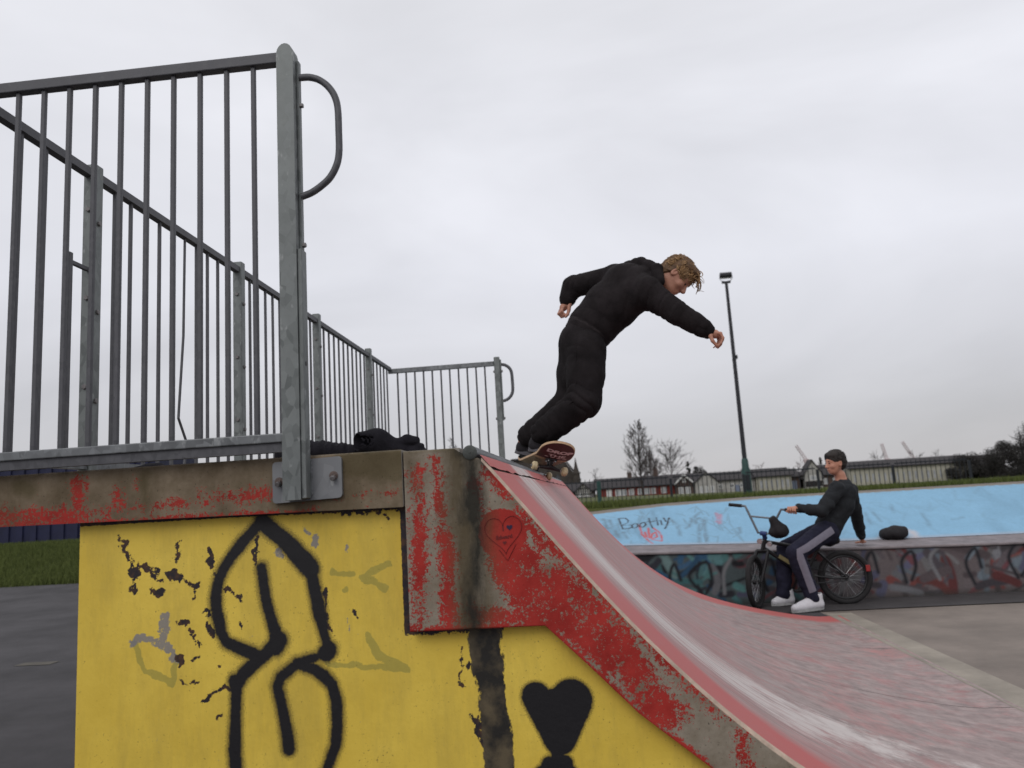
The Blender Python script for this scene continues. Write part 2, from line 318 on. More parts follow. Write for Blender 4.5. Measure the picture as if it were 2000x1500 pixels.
class MB:
    def __init__(s): s.v = []; s.f = []
    def add(s, vs, fs):
        b = len(s.v); s.v += [tuple(map(float, x)) for x in vs]; s.f += [tuple(i+b for i in f) for f in fs]; return s
    def box(s, x0, y0, z0, x1, y1, z1):
        vs = [(x0,y0,z0),(x1,y0,z0),(x1,y1,z0),(x0,y1,z0),(x0,y0,z1),(x1,y0,z1),(x1,y1,z1),(x0,y1,z1)]
        return s.add(vs, [(0,3,2,1),(4,5,6,7),(0,1,5,4),(1,2,6,5),(2,3,7,6),(3,0,4,7)])
    def bbox(s, x0, y0, z0, x1, y1, z1, b=.003):
        """box with chamfered edges"""
        bm = bmesh.new(); bmesh.ops.create_cube(bm, size=1)
        for v in bm.verts: v.co = Vector(((x0+x1)/2+v.co.x*(x1-x0), (y0+y1)/2+v.co.y*(y1-y0), (z0+z1)/2+v.co.z*(z1-z0)))
        bmesh.ops.bevel(bm, geom=bm.edges[:], offset=b, segments=2, affect='EDGES', profile=.5)
        bm.verts.index_update(); s.add([v.co for v in bm.verts], [[v.index for v in f.verts] for f in bm.faces]); bm.free(); return s
    def tube(s, pts, r, n=8, caps=True, closed=False, flat=1.0):
        pts = [Vector(p) for p in pts]; rs = r if isinstance(r, (list, tuple)) else [r]*len(pts)
        m = len(pts); base = len(s.v); up = None
        for i, p in enumerate(pts):
            if closed: t = (pts[(i+1) % m]-pts[i-1]).normalized()
            else: t = (pts[min(i+1, m-1)]-pts[max(i-1, 0)]).normalized()
            if up is None:
                up = Vector((0, 0, 1)) if abs(t.z) < .9 else Vector((1, 0, 0))
            u = (up - t*up.dot(t)).normalized(); up = u; wv = t.cross(u)
            for k in range(n):
                a = 2*math.pi*k/n; q = p + (u*math.cos(a)*flat + wv*math.sin(a))*rs[i]; s.v.append(tuple(q))
        rng_ = range(m) if closed else range(m-1)
        for i in rng_:
            j = (i+1) % m
            for k in range(n):
                s.f.append((base+i*n+k, base+i*n+(k+1) % n, base+j*n+(k+1) % n, base+j*n+k))
        if caps and not closed:
            s.f.append(tuple(base+k for k in reversed(range(n)))); s.f.append(tuple(base+(m-1)*n+k for k in range(n)))
        return s
    def prism(s, poly, axis_vec, origin=(0,0,0)):
        """poly: list of 3D points, extruded by axis_vec"""
        a = [Vector(p) for p in poly]; b = [p+Vector(axis_vec) for p in a]; n = len(a)
        return s.add(a+b, [tuple(reversed(range(n))), tuple(range(n, 2*n))] + [(i, (i+1) % n, n+(i+1) % n, n+i) for i in range(n)])
    def disc_bolt(s, c, axis, r, h, n=6):
        c = Vector(c); axis = Vector(axis).normalized(); return s.tube([c, c+axis*h*.8, c+axis*h], [r, r, r*.8], n)
    def build(s, name, m, parent=None, origin=None, smooth=False):
        o = mesh_obj(name, s.v, s.f, m, parent, origin)
        if smooth:
            try: o.data.shade_smooth_by_angle(R_(40)) if hasattr(o.data, 'shade_smooth_by_angle') else None
            except Exception: pass
            if not hasattr(o.data, 'shade_smooth_by_angle'):
                o.data.polygons.foreach_set('use_smooth', [True]*len(o.data.polygons))
                o.data.set_sharp_from_angle(angle=R_(40))
        return o
def spline(P, n=5):
    P = [np.array(p, float) for p in P]; Q = [2*P[0]-P[1]]+P+[2*P[-1]-P[-2]]; out = []
    for i in range(1, len(Q)-2):
        for k in range(n):
            t = k/n; a, b, c, d = Q[i-1:i+3]; out.append(.5*((2*b)+(c-a)*t+(2*a-5*b+4*c-d)*t*t+(3*b-a-3*c+d)*t**3))
    return [tuple(x) for x in out]+[tuple(P[-1])]
def fix_normals(o):
    bm = bmesh.new(); bm.from_mesh(o.data); bmesh.ops.recalc_face_normals(bm, faces=bm.faces); bm.to_mesh(o.data); bm.free(); return o

# value noise for ragged paint edges
def vnoise(x, y, scale, seed=0, octv=4):
    g = np.random.default_rng(seed); out = 0; amp = .5
    for o in range(octv):
        T = g.random((256, 256)); X = x*scale*2**o; Y = y*scale*2**o
        xi = np.floor(X).astype(int); yi = np.floor(Y).astype(int); fx = X-xi; fy = Y-yi
        fx = fx*fx*(3-2*fx); fy = fy*fy*(3-2*fy); xi %= 256; yi %= 256; x1 = (xi+1) % 256; y1 = (yi+1) % 256
        out = out + amp*((T[xi, yi]*(1-fx)+T[x1, yi]*fx)*(1-fy)+(T[xi, y1]*(1-fx)+T[x1, y1]*fx)*fy); amp *= .5
    return out/(1-.5**octv)
def polydist(x, y, pts):
    d = np.full(x.shape, 1e9)
    for (ax, ay), (bx, by) in zip(pts[:-1], pts[1:]):
        dx, dy = bx-ax, by-ay; L = dx*dx+dy*dy+1e-12
        t = np.clip(((x-ax)*dx+(y-ay)*dy)/L, 0, 1); d = np.minimum(d, np.hypot(x-ax-t*dx, y-ay-t*dy))
    return d
def stroke_mask(x, y, strokes, soft, grow=1.0):
    m = np.zeros(x.shape)
    for pts, wd in strokes:
        d = polydist(x, y, pts); wd = wd*grow
        m = np.maximum(m, np.clip((wd+soft-d)/(2*soft), 0, 1))
    return m
def grid_faces(nu, nv):
    i = np.arange(nu-1)[:, None]; j = np.arange(nv-1)[None, :]; a = i*nv+j
    return np.stack([a, a+nv, a+nv+1, a+1], -1).reshape(-1, 4)

# implicit surfaces (bodies, clothes) -> mesh by surface nets
class SDF:
    def __init__(s, lo, hi, h):
        s.h = h; s.lo = np.array(lo, float); n = np.ceil((np.array(hi)-s.lo)/h).astype(int)+1
        s.ax = [s.lo[i]+h*np.arange(n[i]) for i in range(3)]; s.F = np.full(n, 1.0, np.float32)
    def _sub(s, lo, hi):
        sl = []
        for i in range(3):
            a = max(0, int((lo[i]-s.lo[i])/s.h)-1); b = min(s.F.shape[i], int((hi[i]-s.lo[i])/s.h)+3); sl.append(slice(a, max(a+1, b)))
        X, Y, Z = np.meshgrid(*(s.ax[i][sl[i]] for i in range(3)), indexing='ij', sparse=True); return tuple(sl), X, Y, Z
    def _put(s, sl, d, k, sub=False):
        f = s.F[sl]
        if sub: s.F[sl] = np.maximum(f, -d); return
        if k > 0:
            hh = np.maximum(k-np.abs(f-d), 0)/k; s.F[sl] = np.minimum(f, d)-hh*hh*k*.25
        else: s.F[sl] = np.minimum(f, d)
    def cone(s, a, b, ra, rb, k=.02, rip=None, flat=None, sub=False):
        a = np.array(a, float); b = np.array(b, float); m = max(ra, rb)*(max(flat[1], 1) if flat else 1)+k+.03
        sl, X, Y, Z = s._sub(np.minimum(a, b)-m, np.maximum(a, b)+m)
        ba = b-a; L = ba@ba+1e-12; t = np.clip(((X-a[0])*ba[0]+(Y-a[1])*ba[1]+(Z-a[2])*ba[2])/L, 0, 1)
        r = ra+(rb-ra)*t
        if rip: r = r+rip[0]*np.sin(t*rip[1]+rip[2]+3*np.sin(7*X+5*Y))*np.sin(t*rip[1]*.43+1.3+9*Y)
        dx, dy, dz = X-(a[0]+t*ba[0]), Y-(a[1]+t*ba[1]), Z-(a[2]+t*ba[2])
        if flat is not None:
            ax, f = np.array(flat[0], float), flat[1]; ax = ax/np.linalg.norm(ax); p = dx*ax[0]+dy*ax[1]+dz*ax[2]
            q = p/f-p; dx = dx+ax[0]*q; dy = dy+ax[1]*q; dz = dz+ax[2]*q
        s._put(sl, np.sqrt(dx*dx+dy*dy+dz*dz)-r, k, sub); return s
    def ell(s, c, rad, Rm=None, k=.02, sub=False):
        c = np.array(c, float); rad = np.array(rad, float); m = rad.max()+k+.03
        sl, X, Y, Z = s._sub(c-m, c+m); Rm = np.eye(3) if Rm is None else np.array(Rm)   # rows: local axes
        P = [Rm[i][0]*(X-c[0])+Rm[i][1]*(Y-c[1])+Rm[i][2]*(Z-c[2]) for i in range(3)]
        k0 = np.sqrt(sum((P[i]/rad[i])**2 for i in range(3))); k1 = np.sqrt(sum((P[i]/rad[i]**2)**2 for i in range(3)))+1e-9
        s._put(sl, k0*(k0-1)/k1, k, sub); return s
    def wrinkle(s, amp, freq, seed=0, fn=None):
        X, Y, Z = np.meshgrid(*s.ax, indexing='ij', sparse=True); g = np.random.default_rng(seed); acc = 0
        for o in range(5):
            dv = g.normal(size=3); dv /= np.linalg.norm(dv); f = freq*(1+.6*o); ph = g.random()*6
            wv = g.normal(size=3)*freq*.5
            acc = acc+np.sin(f*(dv[0]*X+dv[1]*Y+dv[2]*Z)+1.5*np.sin(wv[0]*X+wv[1]*Y+wv[2]*Z)+ph)/(1+.5*o)
        s.F += (amp*acc/2.2).astype(np.float32)*(np.abs(s.F) < .06); return s
    def folds(s, amp, freq, d, seed=0, c=None, rad=None):
        """sharp cloth creases running across direction d, optionally only near c"""
        X, Y, Z = np.meshgrid(*s.ax, indexing='ij', sparse=True); g = np.random.default_rng(seed); d = np.array(d, float); d /= np.linalg.norm(d)
        wv = g.normal(size=(2, 3))*freq*.35; q = freq*(d[0]*X+d[1]*Y+d[2]*Z)+1.6*np.sin(wv[0][0]*X+wv[0][1]*Y+wv[0][2]*Z)+1.1*np.sin(1.7*(wv[1][0]*X+wv[1][1]*Y+wv[1][2]*Z)+2)
        v = np.abs(np.sin(q))**.55-.6
        m = .5+.5*np.sin(wv[1][0]*X*1.3+wv[0][1]*Y+wv[1][2]*Z*1.2+seed)
        if c is not None: m = m*.3+.9; m = m*np.exp(-((X-c[0])**2+(Y-c[1])**2+(Z-c[2])**2)/rad**2)
        s.F -= (amp*v*m).astype(np.float32)*(np.abs(s.F) < .06); return s
    def mesh(s):
        F = s.F; I = F < 0; nx, ny, nz = F.shape
        c = I[:-1, :-1, :-1].astype(np.int8)
        tot = sum(I[a:nx-1+a, b:ny-1+b, d:nz-1+d].astype(np.int8) for a in (0,1) for b in (0,1) for d in (0,1))
        act = np.argwhere((tot > 0) & (tot < 8)); idx = np.full((nx-1, ny-1, nz-1), -1, np.int64); idx[tuple(act.T)] = np.arange(len(act))
        P = np.zeros((len(act), 3)); C = np.zeros(len(act))
        for axs in range(3):
            o1, o2 = [i for i in range(3) if i != axs]
            for p in (0, 1):
                for q in (0, 1):
                    A = act.copy(); A[:, o1] += p; A[:, o2] += q; B = A.copy(); B[:, axs] += 1
                    fa = F[tuple(A.T)]; fb = F[tuple(B.T)]; cr = (fa < 0) != (fb < 0)
                    t = np.where(cr, fa/np.where(cr, fa-fb, 1), 0)
                    pt = (A-act).astype(float); pt[:, axs] += t; P[cr] += pt[cr]; C[cr] += 1
        V = s.lo+(act+P/C[:, None])*s.h; Q = []
        for axs in range(3):
            o1, o2 = (axs+1) % 3, (axs+2) % 3
            sa = [slice(None)]*3; sb = [slice(None)]*3; sa[axs] = slice(0, -1); sb[axs] = slice(1, None)
            cr = np.argwhere(I[tuple(sa)] != I[tuple(sb)]); 
            ok = (cr[:, o1] > 0) & (cr[:, o2] > 0) & (cr[:, o1] < F.shape[o1]-1) & (cr[:, o2] < F.shape[o2]-1); cr = cr[ok]
            ins = I[tuple(cr.T)]
            def ce(d1, d2):
                x = cr.copy(); x[:, o1] += d1; x[:, o2] += d2; return idx[tuple(x.T)]
            q = np.stack([ce(-1, -1), ce(0, -1), ce(0, 0), ce(-1, 0)], 1); q[~ins] = q[~ins][:, ::-1]; Q.append(q)
        Q = np.concatenate(Q); return V, Q[(Q >= 0).all(1)]
    def build(s, name, m, parent=None, origin=None):
        V, Q = s.mesh(); return mesh_obj(name, V, Q, m, parent, origin, smooth=True)

# ------------------------------------------------------------------ measured points (metres)
SPRAY = [([(-0.94, 1.159), (-0.9578, 1.1427), (-1.0032, 1.1013), (-1.032, 1.0689), (-1.06, 1.0281), (-1.073, 0.9968), (-1.078, 0.9582), (-1.0767, 0.919), (-1.0683, 0.858), (-1.0518, 0.8272), (-1.0182, 0.8098), (-0.9944, 0.7984), (-0.9676, 0.7866), (-0.957, 0.782)], 0.019), ([(-0.945, 1.029), (-0.9419, 1.0061), (-0.9341, 0.9479), (-0.924, 0.9028), (-0.906, 0.8462), (-0.9071, 0.8159), (-0.9279, 0.7951), (-0.9538, 0.7723), (-0.9992, 0.7347), (-1.0185, 0.7042), (-1.0225, 0.6638), (-1.0249, 0.624), (-1.0271, 0.563), (-1.0267, 0.5183), (-1.0233, 0.4657), (-1.022, 0.445)], 0.019), ([(-0.94, 1.159), (-0.9239, 1.1447), (-0.8831, 1.1083), (-0.852, 1.0773), (-0.814, 1.0347), (-0.799, 1.018)], 0.0263), ([(-0.799, 1.018), (-0.7955, 1.0022), (-0.7865, 0.9618), (-0.7788, 0.9209), (-0.7682, 0.8571), (-0.7616, 0.8221), (-0.7554, 0.7969), (-0.753, 0.787)], 0.0175), ([(-0.753, 0.79), (-0.7545, 0.7882), (-0.7585, 0.7838), (-0.76, 0.782)], 0.0277), ([(-0.894, 0.824), (-0.8964, 0.8205), (-0.9026, 0.8115), (-0.905, 0.808)], 0.0248), ([(-0.791, 0.771), (-0.8024, 0.7688), (-0.8316, 0.7632), (-0.8564, 0.7504), (-0.8906, 0.7236), (-0.9003, 0.6978), (-0.8907, 0.6592), (-0.8835, 0.6194), (-0.8745, 0.5566), (-0.871, 0.532)], 0.0175), ([(-0.843, 0.761), (-0.8287, 0.7548), (-0.7923, 0.7392), (-0.7685, 0.7224), (-0.7445, 0.6956), (-0.7339, 0.6568), (-0.7311, 0.5852), (-0.7368, 0.5396), (-0.7542, 0.4954), (-0.7661, 0.4692), (-0.7789, 0.4468), (-0.784, 0.438)], 0.019), ([(-1.026, 0.718), (-1.0249, 0.7134), (-1.0221, 0.7016), (-1.021, 0.697)], 0.0204)]
HEART = [([(-0.175, 0.645), (-0.165, 0.629)], 0.0438), ([(-0.078, 0.631), (-0.085, 0.615)], 0.0642), ([(-0.126, 0.622), (-0.124, 0.564)], 0.0467), ([(-0.178, 0.635), (-0.132, 0.535)], 0.0365), ([(-0.073, 0.62), (-0.115, 0.537)], 0.0526), ([(-0.127, 0.564), (-0.124, 0.527)], 0.0321), ([(-0.123, 0.538), (-0.127, 0.491)], 0.0204), ([(-0.148, 0.468), (-0.106, 0.469)], 0.0277), ([(-0.166, 0.445), (-0.097, 0.443)], 0.0292)]
OLIVE = [([(-0.634, 0.827), (-0.61, 0.77), (-0.528, 0.731)], 0.0131), ([(-0.754, 0.753), (-0.666, 0.745), (-0.528, 0.729)], 0.0102), ([(-0.573, 1.021), (-0.647, 0.985), (-0.583, 0.953)], 0.0117), ([(-0.733, 1.003), (-0.676, 0.995)], 0.0088), ([(-1.327, 0.835), (-1.29, 0.756), (-1.213, 0.719), (-1.198, 0.787)], 0.0102), ([(-0.697, 0.956), (-0.705, 0.949)], 0.0073)]
GREYP = [([(-1.23, 0.91), (-1.24, 0.839), (-1.2, 0.788)], 0.0131), ([(-1.333, 0.836), (-1.299, 0.851), (-1.24, 0.822)], 0.0102), ([(-0.813, 1.135), (-0.803, 1.117)], 0.0044), ([(-0.779, 1.101), (-0.781, 1.086)], 0.0102), ([(-0.689, 1.073), (-0.691, 1.063)], 0.0058), ([(-0.891, 1.066), (-0.88, 1.054)], 0.0088), ([(-0.695, 0.871), (-0.684, 0.84)], 0.0044)]
CHIPS = [([(-1.372, 1.127), (-1.353, 1.117)], 0.0073), ([(-1.365, 1.106), (-1.349, 1.091)], 0.0073), ([(-1.349, 1.088), (-1.336, 1.046)], 0.0058), ([(-1.33, 1.038), (-1.326, 1.028)], 0.0131), ([(-1.332, 1.009), (-1.33, 0.969)], 0.0058), ([(-1.311, 1.059), (-1.286, 1.04)], 0.0073), ([(-1.27, 1.028), (-1.257, 1.012)], 0.0117), ([(-1.198, 1.115), (-1.193, 1.065)], 0.0073), ([(-1.221, 1.025), (-1.199, 1.01)], 0.0117), ([(-1.199, 1.012), (-1.188, 1.0)], 0.0073), ([(-1.167, 0.999), (-1.136, 0.986)], 0.0088), ([(-1.145, 0.984), (-1.149, 0.955)], 0.0044), ([(-1.272, 0.978), (-1.247, 0.971)], 0.0073), ([(-1.098, 1.087), (-1.089, 1.03)], 0.0073), ([(-1.086, 1.03), (-1.082, 1.004)], 0.0044), ([(-1.191, 0.885), (-1.176, 0.879)], 0.0073), ([(-1.157, 0.857), (-1.126, 0.823)], 0.0058), ([(-1.191, 0.794), (-1.187, 0.772)], 0.0073), ([(-1.151, 0.787), (-1.135, 0.792)], 0.0073), ([(-1.187, 0.735), (-1.181, 0.715)], 0.0058), ([(-1.172, 0.72), (-1.141, 0.717)], 0.0058), ([(-1.122, 0.671), (-1.051, 0.698)], 0.0073), ([(-1.077, 0.616), (-1.066, 0.629)], 0.0058), ([(-1.052, 0.973), (-1.007, 0.945)], 0.0088), ([(-1.114, 0.919), (-1.102, 0.897)], 0.0058), ([(-1.099, 0.868), (-1.091, 0.84)], 0.0073), ([(-1.007, 0.878), (-1.004, 0.86)], 0.0029), ([(-0.672, 0.898), (-0.668, 0.89)], 0.0058), ([(-0.956, 1.113), (-0.963, 1.048)], 0.0058), ([(-0.749, 0.959), (-0.753, 0.923)], 0.0058), ([(-0.753, 0.916), (-0.749, 0.839)], 0.0058), ([(-1.072, 0.764), (-1.069, 0.761)], 0.0044), ([(-0.698, 1.172), (-0.681, 1.162)], 0.0088), ([(-0.653, 1.169), (-0.635, 1.165)], 0.0088), ([(-0.586, 1.163), (-0.578, 1.153)], 0.0088), ([(-0.375, 0.774), (-0.375, 0.679)], 0.0044), ([(-0.355, 0.746), (-0.358, 0.733)], 0.0058), ([(-0.348, 0.598), (-0.323, 0.544)], 0.0088), ([(-0.335, 0.571), (-0.304, 0.504)], 0.0117)]
STAIN = [([(-0.299, 0.847), (-0.3, 0.69), (-0.295, 0.57), (-0.286, 0.425)], 0.0438)]
ENDRED = [([(-0.463, 1.274), (-0.479, 0.841)], 0.0315), ([(-0.415, 1.3), (-0.404, 1.156), (-0.377, 1.028)], 0.0229), ([(-0.396, 1.085), (-0.393, 0.85)], 0.0344), ([(-0.302, 1.221), (-0.285, 1.135)], 0.0201), ([(-0.245, 1.084), (-0.231, 1.076)], 0.0545), ([(-0.257, 1.261), (-0.191, 1.158), (-0.126, 1.056)], 0.0287), ([(-0.213, 1.02), (-0.139, 0.866)], 0.0788), ([(-0.106, 0.932), (0.047, 0.765)], 0.0788), ([(-0.321, 0.874), (-0.14, 0.846)], 0.0315), ([(-0.192, 1.144), (-0.047, 0.983)], 0.0229), ([(0.05, 0.804), (0.154, 0.592)], 0.0573), ([(0.209, 0.615), (0.22, 0.589)], 0.0201), ([(0.359, 0.534), (0.365, 0.459)], 0.0315)]
ENDBLACK = [([(-0.31, 1.286), (-0.309, 1.207), (-0.314, 1.137)], 0.0315), ([(-0.313, 1.151), (-0.308, 1.066), (-0.32, 0.942), (-0.334, 0.841)], 0.0215), ([(-0.341, 1.318), (-0.277, 1.284)], 0.0186), ([(-0.263, 1.268), (-0.221, 1.251)], 0.0057)]
ENDBROWN = [([(-0.351, 1.31), (-0.349, 1.153), (-0.337, 0.971), (-0.333, 0.848)], 0.0459), ([(-0.278, 1.134), (-0.28, 0.968), (-0.301, 0.846)], 0.0201), ([(-0.489, 1.297), (-0.483, 1.217)], 0.0143)]
DECKRED = [([(-1.486, 1.3), (-1.477, 1.24)], 0.0373), ([(-1.74, 1.218), (-1.468, 1.2)], 0.043), ([(-1.452, 1.216), (-1.202, 1.224), (-0.986, 1.226)], 0.0201), ([(-1.047, 1.237), (-0.895, 1.235)], 0.0287), ([(-1.359, 1.27), (-1.342, 1.232)], 0.0229), ([(-1.124, 1.234), (-1.109, 1.255)], 0.0143), ([(-0.895, 1.22), (-0.521, 1.217)], 0.0086), ([(-1.304, 1.297), (-1.299, 1.281)], 0.0115), ([(-1.532, 1.236), (-1.529, 1.221)], 0.0201)]
DECKMOSS = [([(-1.281, 1.31), (-1.272, 1.228)], 0.0201), ([(-0.652, 1.315), (-0.518, 1.299)], 0.0573), ([(-1.663, 1.304), (-1.63, 1.294)], 0.0287)]
BLACKTAG = [[(0.374, 0.775), (0.396, 0.45)], [(0.374, 0.775), (0.451, 0.765), (0.48, 0.693), (0.464, 0.618), (0.398, 0.57)], [(0.397, 0.56), (0.502, 0.548), (0.513, 0.491), (0.475, 0.459), (0.396, 0.45)], [(0.55, 0.589), (0.51, 0.547), (0.503, 0.474), (0.535, 0.451), (0.576, 0.502), (0.574, 0.567), (0.55, 0.589)], [(0.629, 0.589), (0.598, 0.546), (0.591, 0.481), (0.633, 0.467), (0.666, 0.528), (0.657, 0.595), (0.629, 0.589)], [(0.722, 0.692), (0.72, 0.54), (0.732, 0.428)], [(0.684, 0.601), (0.773, 0.609)], [(0.808, 0.701), (0.801, 0.493)], [(0.806, 0.586), (0.845, 0.619), (0.847, 0.506)], [(0.888, 0.672), (0.901, 0.575)], [(0.949, 0.664), (0.893, 0.464), (0.865, 0.395)]]
REDTAG = [[(0.593, 0.537), (0.594, 0.284), (0.643, 0.125), (0.681, 0.038)], [(0.681, 0.434), (0.669, 0.206)], [(0.634, 0.332), (0.636, 0.21), (0.682, 0.171), (0.703, 0.272), (0.752, 0.319), (0.752, 0.197), (0.696, 0.153)], [(0.741, 0.427), (0.785, 0.315), (0.801, 0.192), (0.787, 0.092), (0.694, 0.136)]]
GREYTAG = [[(1.236, 0.59), (1.303, 0.62), (1.334, 0.559), (1.299, 0.47), (1.232, 0.478), (1.236, 0.59)], [(1.253, 0.457), (1.181, 0.049)], [(1.319, 0.486), (1.263, 0.057)], [(1.146, 0.434), (1.205, 0.613), (1.321, 0.754)], [(0.955, 0.644), (1.028, 0.448), (1.003, 0.203)], [(1.675, 0.335), (1.656, 0.232)], [(0.198, 0.797), (0.219, 0.544)], [(0.26, 0.77), (0.281, 0.555)], [(0.128, 0.509), (0.277, 0.5)], [(0.305, 0.406), (0.334, 0.227)], [(0.397, 0.36), (0.423, 0.183)], [(1.094, 0.386), (1.154, 0.433)], [(1.003, 0.506), (1.008, 0.378)]]
PINKTAG = [[(1.507, 0.711), (1.503, 0.576), (1.469, 0.505)], [(1.541, 0.667), (1.486, 0.466)]]
GREYTAG2 = [[(3.199, 0.539), (3.198, 0.354)], [(3.468, 0.698), (3.408, 0.512)], [(3.934, 0.322), (4.059, 0.355)], [(3.119, 0.549), (3.069, 0.31)], [(3.692, 0.476), (3.65, 0.239)]]
ARCH = [[(2.978, -0.105), (3.122, 0.074), (3.302, 0.177), (3.399, 0.108), (3.367, -0.128)]]
SK = {'pelvis': (0.059, 4.62, 2.118), 'hipN': (0.07, 4.52, 2.025), 'hipF': (0.016, 4.71, 2.107), 'kneeN': (0.033, 4.43, 1.715), 'ankN': (-0.206, 4.47, 1.511), 'kneeF': (-0.05, 4.72, 1.753), 'ankF': (-0.328, 4.76, 1.515), 'waist': (0.11, 4.62, 2.184), 'mid': (0.228, 4.6, 2.298), 'chest': (0.348, 4.6, 2.41), 'shN': (0.44, 4.44, 2.327), 'shF': (0.29, 4.78, 2.528), 'elN': (0.601, 4.36, 2.172), 'wrN': (0.764, 4.34, 2.043), 'elF': (0.014, 4.86, 2.517), 'wrF': (-0.029, 4.86, 2.418), 'neck0': (0.45, 4.6, 2.44), 'neck1': (0.565, 4.58, 2.437), 'head': (0.638, 4.57, 2.444), 'hood1': (0.367, 4.7, 2.572), 'hood2': (0.444, 4.64, 2.56), 'hood3': (0.523, 4.54, 2.49), 'hood4': (0.525, 4.48, 2.4), 'p0': (0.772, 4.34, 2.037), 'k1': (0.812, 4.33, 2.023), 'f1a': (0.822, 4.325, 1.994), 'f1b': (0.808, 4.325, 1.966), 'f1c': (0.79, 4.325, 1.95), 't0': (0.762, 4.31, 2.014), 't1': (0.769, 4.3, 1.985), 't2': (0.788, 4.305, 1.961), 'q0': (-0.041, 4.86, 2.392), 'qk': (-0.065, 4.85, 2.374), 'qa': (-0.077, 4.845, 2.347), 'qb': (-0.059, 4.845, 2.322), 'qc': (-0.038, 4.845, 2.327), 'qt1': (-0.02, 4.83, 2.355), 'qt2': (-0.028, 4.82, 2.327), 'heelN': (-0.299, 4.5, 1.49), 'toeN': (-0.158, 4.36, 1.436), 'heelF': (-0.411, 4.8, 1.471), 'toeF': (-0.301, 4.66, 1.444)}
RD = {'pelvis': (2.27, 7.74, 0.684), 'hipN': (2.253, 7.66, 0.708), 'hipF': (2.282, 7.84, 0.698), 'kneeN': (1.892, 7.48, 0.53), 'ankN': (1.998, 7.5, 0.153), 'kneeF': (1.915, 7.92, 0.536), 'ankF': (1.839, 7.86, 0.155), 'waist': (2.356, 7.76, 0.799), 'mid': (2.434, 7.77, 0.941), 'chest': (2.477, 7.77, 1.061), 'shN': (2.369, 7.6, 1.086), 'shF': (2.6, 7.94, 1.064), 'elN': (2.186, 7.52, 0.897), 'wrN': (2.011, 7.56, 0.906), 'hdN': (1.96, 7.58, 0.909), 'elF': (2.662, 8.02, 0.789), 'wrF': (2.709, 8.14, 0.549), 'hdF': (2.723, 8.17, 0.501), 'neck0': (2.481, 7.77, 1.134), 'neck1': (2.464, 7.76, 1.219), 'head': (2.428, 7.74, 1.335), 'heelN': (2.063, 7.5, 0.077), 'toeN': (1.829, 7.44, 0.06), 'heelF': (1.881, 7.87, 0.075), 'toeF': (1.745, 7.84, 0.047)}
BK = {'rear': (2.409, 7.78, 0.232), 'front': (1.556, 7.8, 0.267), 'head': (1.675, 7.8, 0.665), 'bb': (2.027, 7.78, 0.222), 'seat': (2.255, 7.76, 0.587), 'gripR': (2.003, 7.62, 0.901), 'gripL': (1.421, 7.9, 1.024)}

# =================================================================== GROUND
def sheet(name, x0, y0, x1, y1, z, m, nx=2, ny=2):
    X, Y = np.meshgrid(np.linspace(x0, x1, nx), np.linspace(y0, y1, ny), indexing='ij')
    V = np.stack([X, Y, np.full(X.shape, z)], -1).reshape(-1, 3)
    return tag(mesh_obj(name, V, grid_faces(nx, ny), m), kind='structure')
sheet('asphalt_ground', -60, -30, 2.04, 15.3, 0.0, M['asphalt'])
sheet('skatepark_floor', 2.04, -30, 40, 8.06, 0.0, M['floor'])
sheet('floor_strip', 2.05, 2.0, 2.27, 7.3, .004, M['floorlight'])
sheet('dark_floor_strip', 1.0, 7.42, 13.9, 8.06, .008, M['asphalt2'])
sheet('tarmac_patch', -5.05, 6.52, -4.72, 6.66, .004, M['patch'])

def smooth(a, b, x):
    t = np.clip((x-a)/(b-a), 0, 1); return t*t*(3-2*t)
def terr(X, Y):
    zl = np.where(Y < 15.2, -.05, .66*smooth(14.6, 22, Y))
    g = np.clip(.4-.0205*(X*150/np.maximum(Y, 30)-10), -1.1, .55)
    zr = np.interp(Y, [10.6, 29, 60, 150], [.98, .64, .58, .5])
    zr = np.where(Y > 60, zr+(g-zr)*smooth(60, 150, Y), zr)
    t = smooth(-.6, -.35, X/np.maximum(Y, 1)); z = zl*(1-t)+zr*t
    return np.where(Y < 10.62, -.06, z)
ys = np.concatenate([[9, 10.61], np.linspace(10.63, 40, 80), np.linspace(41, 200, 70), np.linspace(220, 900, 12)])
xs = np.concatenate([np.linspace(-500, -62, 10), np.linspace(-60, 60, 161), np.linspace(62, 500, 20)])
X, Y = np.meshgrid(xs, ys, indexing='ij')
Z = terr(X, Y)+np.where(Y > 10.63, .05*(vnoise(X+600, Y, .35, 3)-.5), 0)
tag(mesh_obj('grass_field', np.stack([X, Y, Z], -1).reshape(-1, 3), grid_faces(len(xs), len(ys)), M['grass'], smooth=True), kind='structure')
# grass blades as one mass on the near slopes
def blades(name, n, fx, hmin, hmax):
    P = fx(n); a = rng.random(len(P))*2*math.pi; h = hmin+(hmax-hmin)*rng.random(len(P)); wd = h*.10+.004
    dx = np.cos(a)*wd; dy = np.sin(a)*wd; lx = (rng.random(len(P))-.5)*h*.8; ly = (rng.random(len(P))-.5)*h*.8
    V = np.stack([np.stack([P[:, 0]-dx, P[:, 1]-dy, P[:, 2]-.02], -1), np.stack([P[:, 0]+dx, P[:, 1]+dy, P[:, 2]-.02], -1), np.stack([P[:, 0]+lx, P[:, 1]+ly, P[:, 2]+h], -1)], 1).reshape(-1, 3)
    return tag(mesh_obj(name, V, np.arange(len(P)*3).reshape(-1, 3), M['blade']), kind='stuff')
def fa(n):
    Yv = 10.8+(rng.random(n)**1.5)*45; Xv = (-.05+rng.random(n)*.75)*Yv; return np.stack([Xv, Yv, terr(Xv, Yv)], -1)
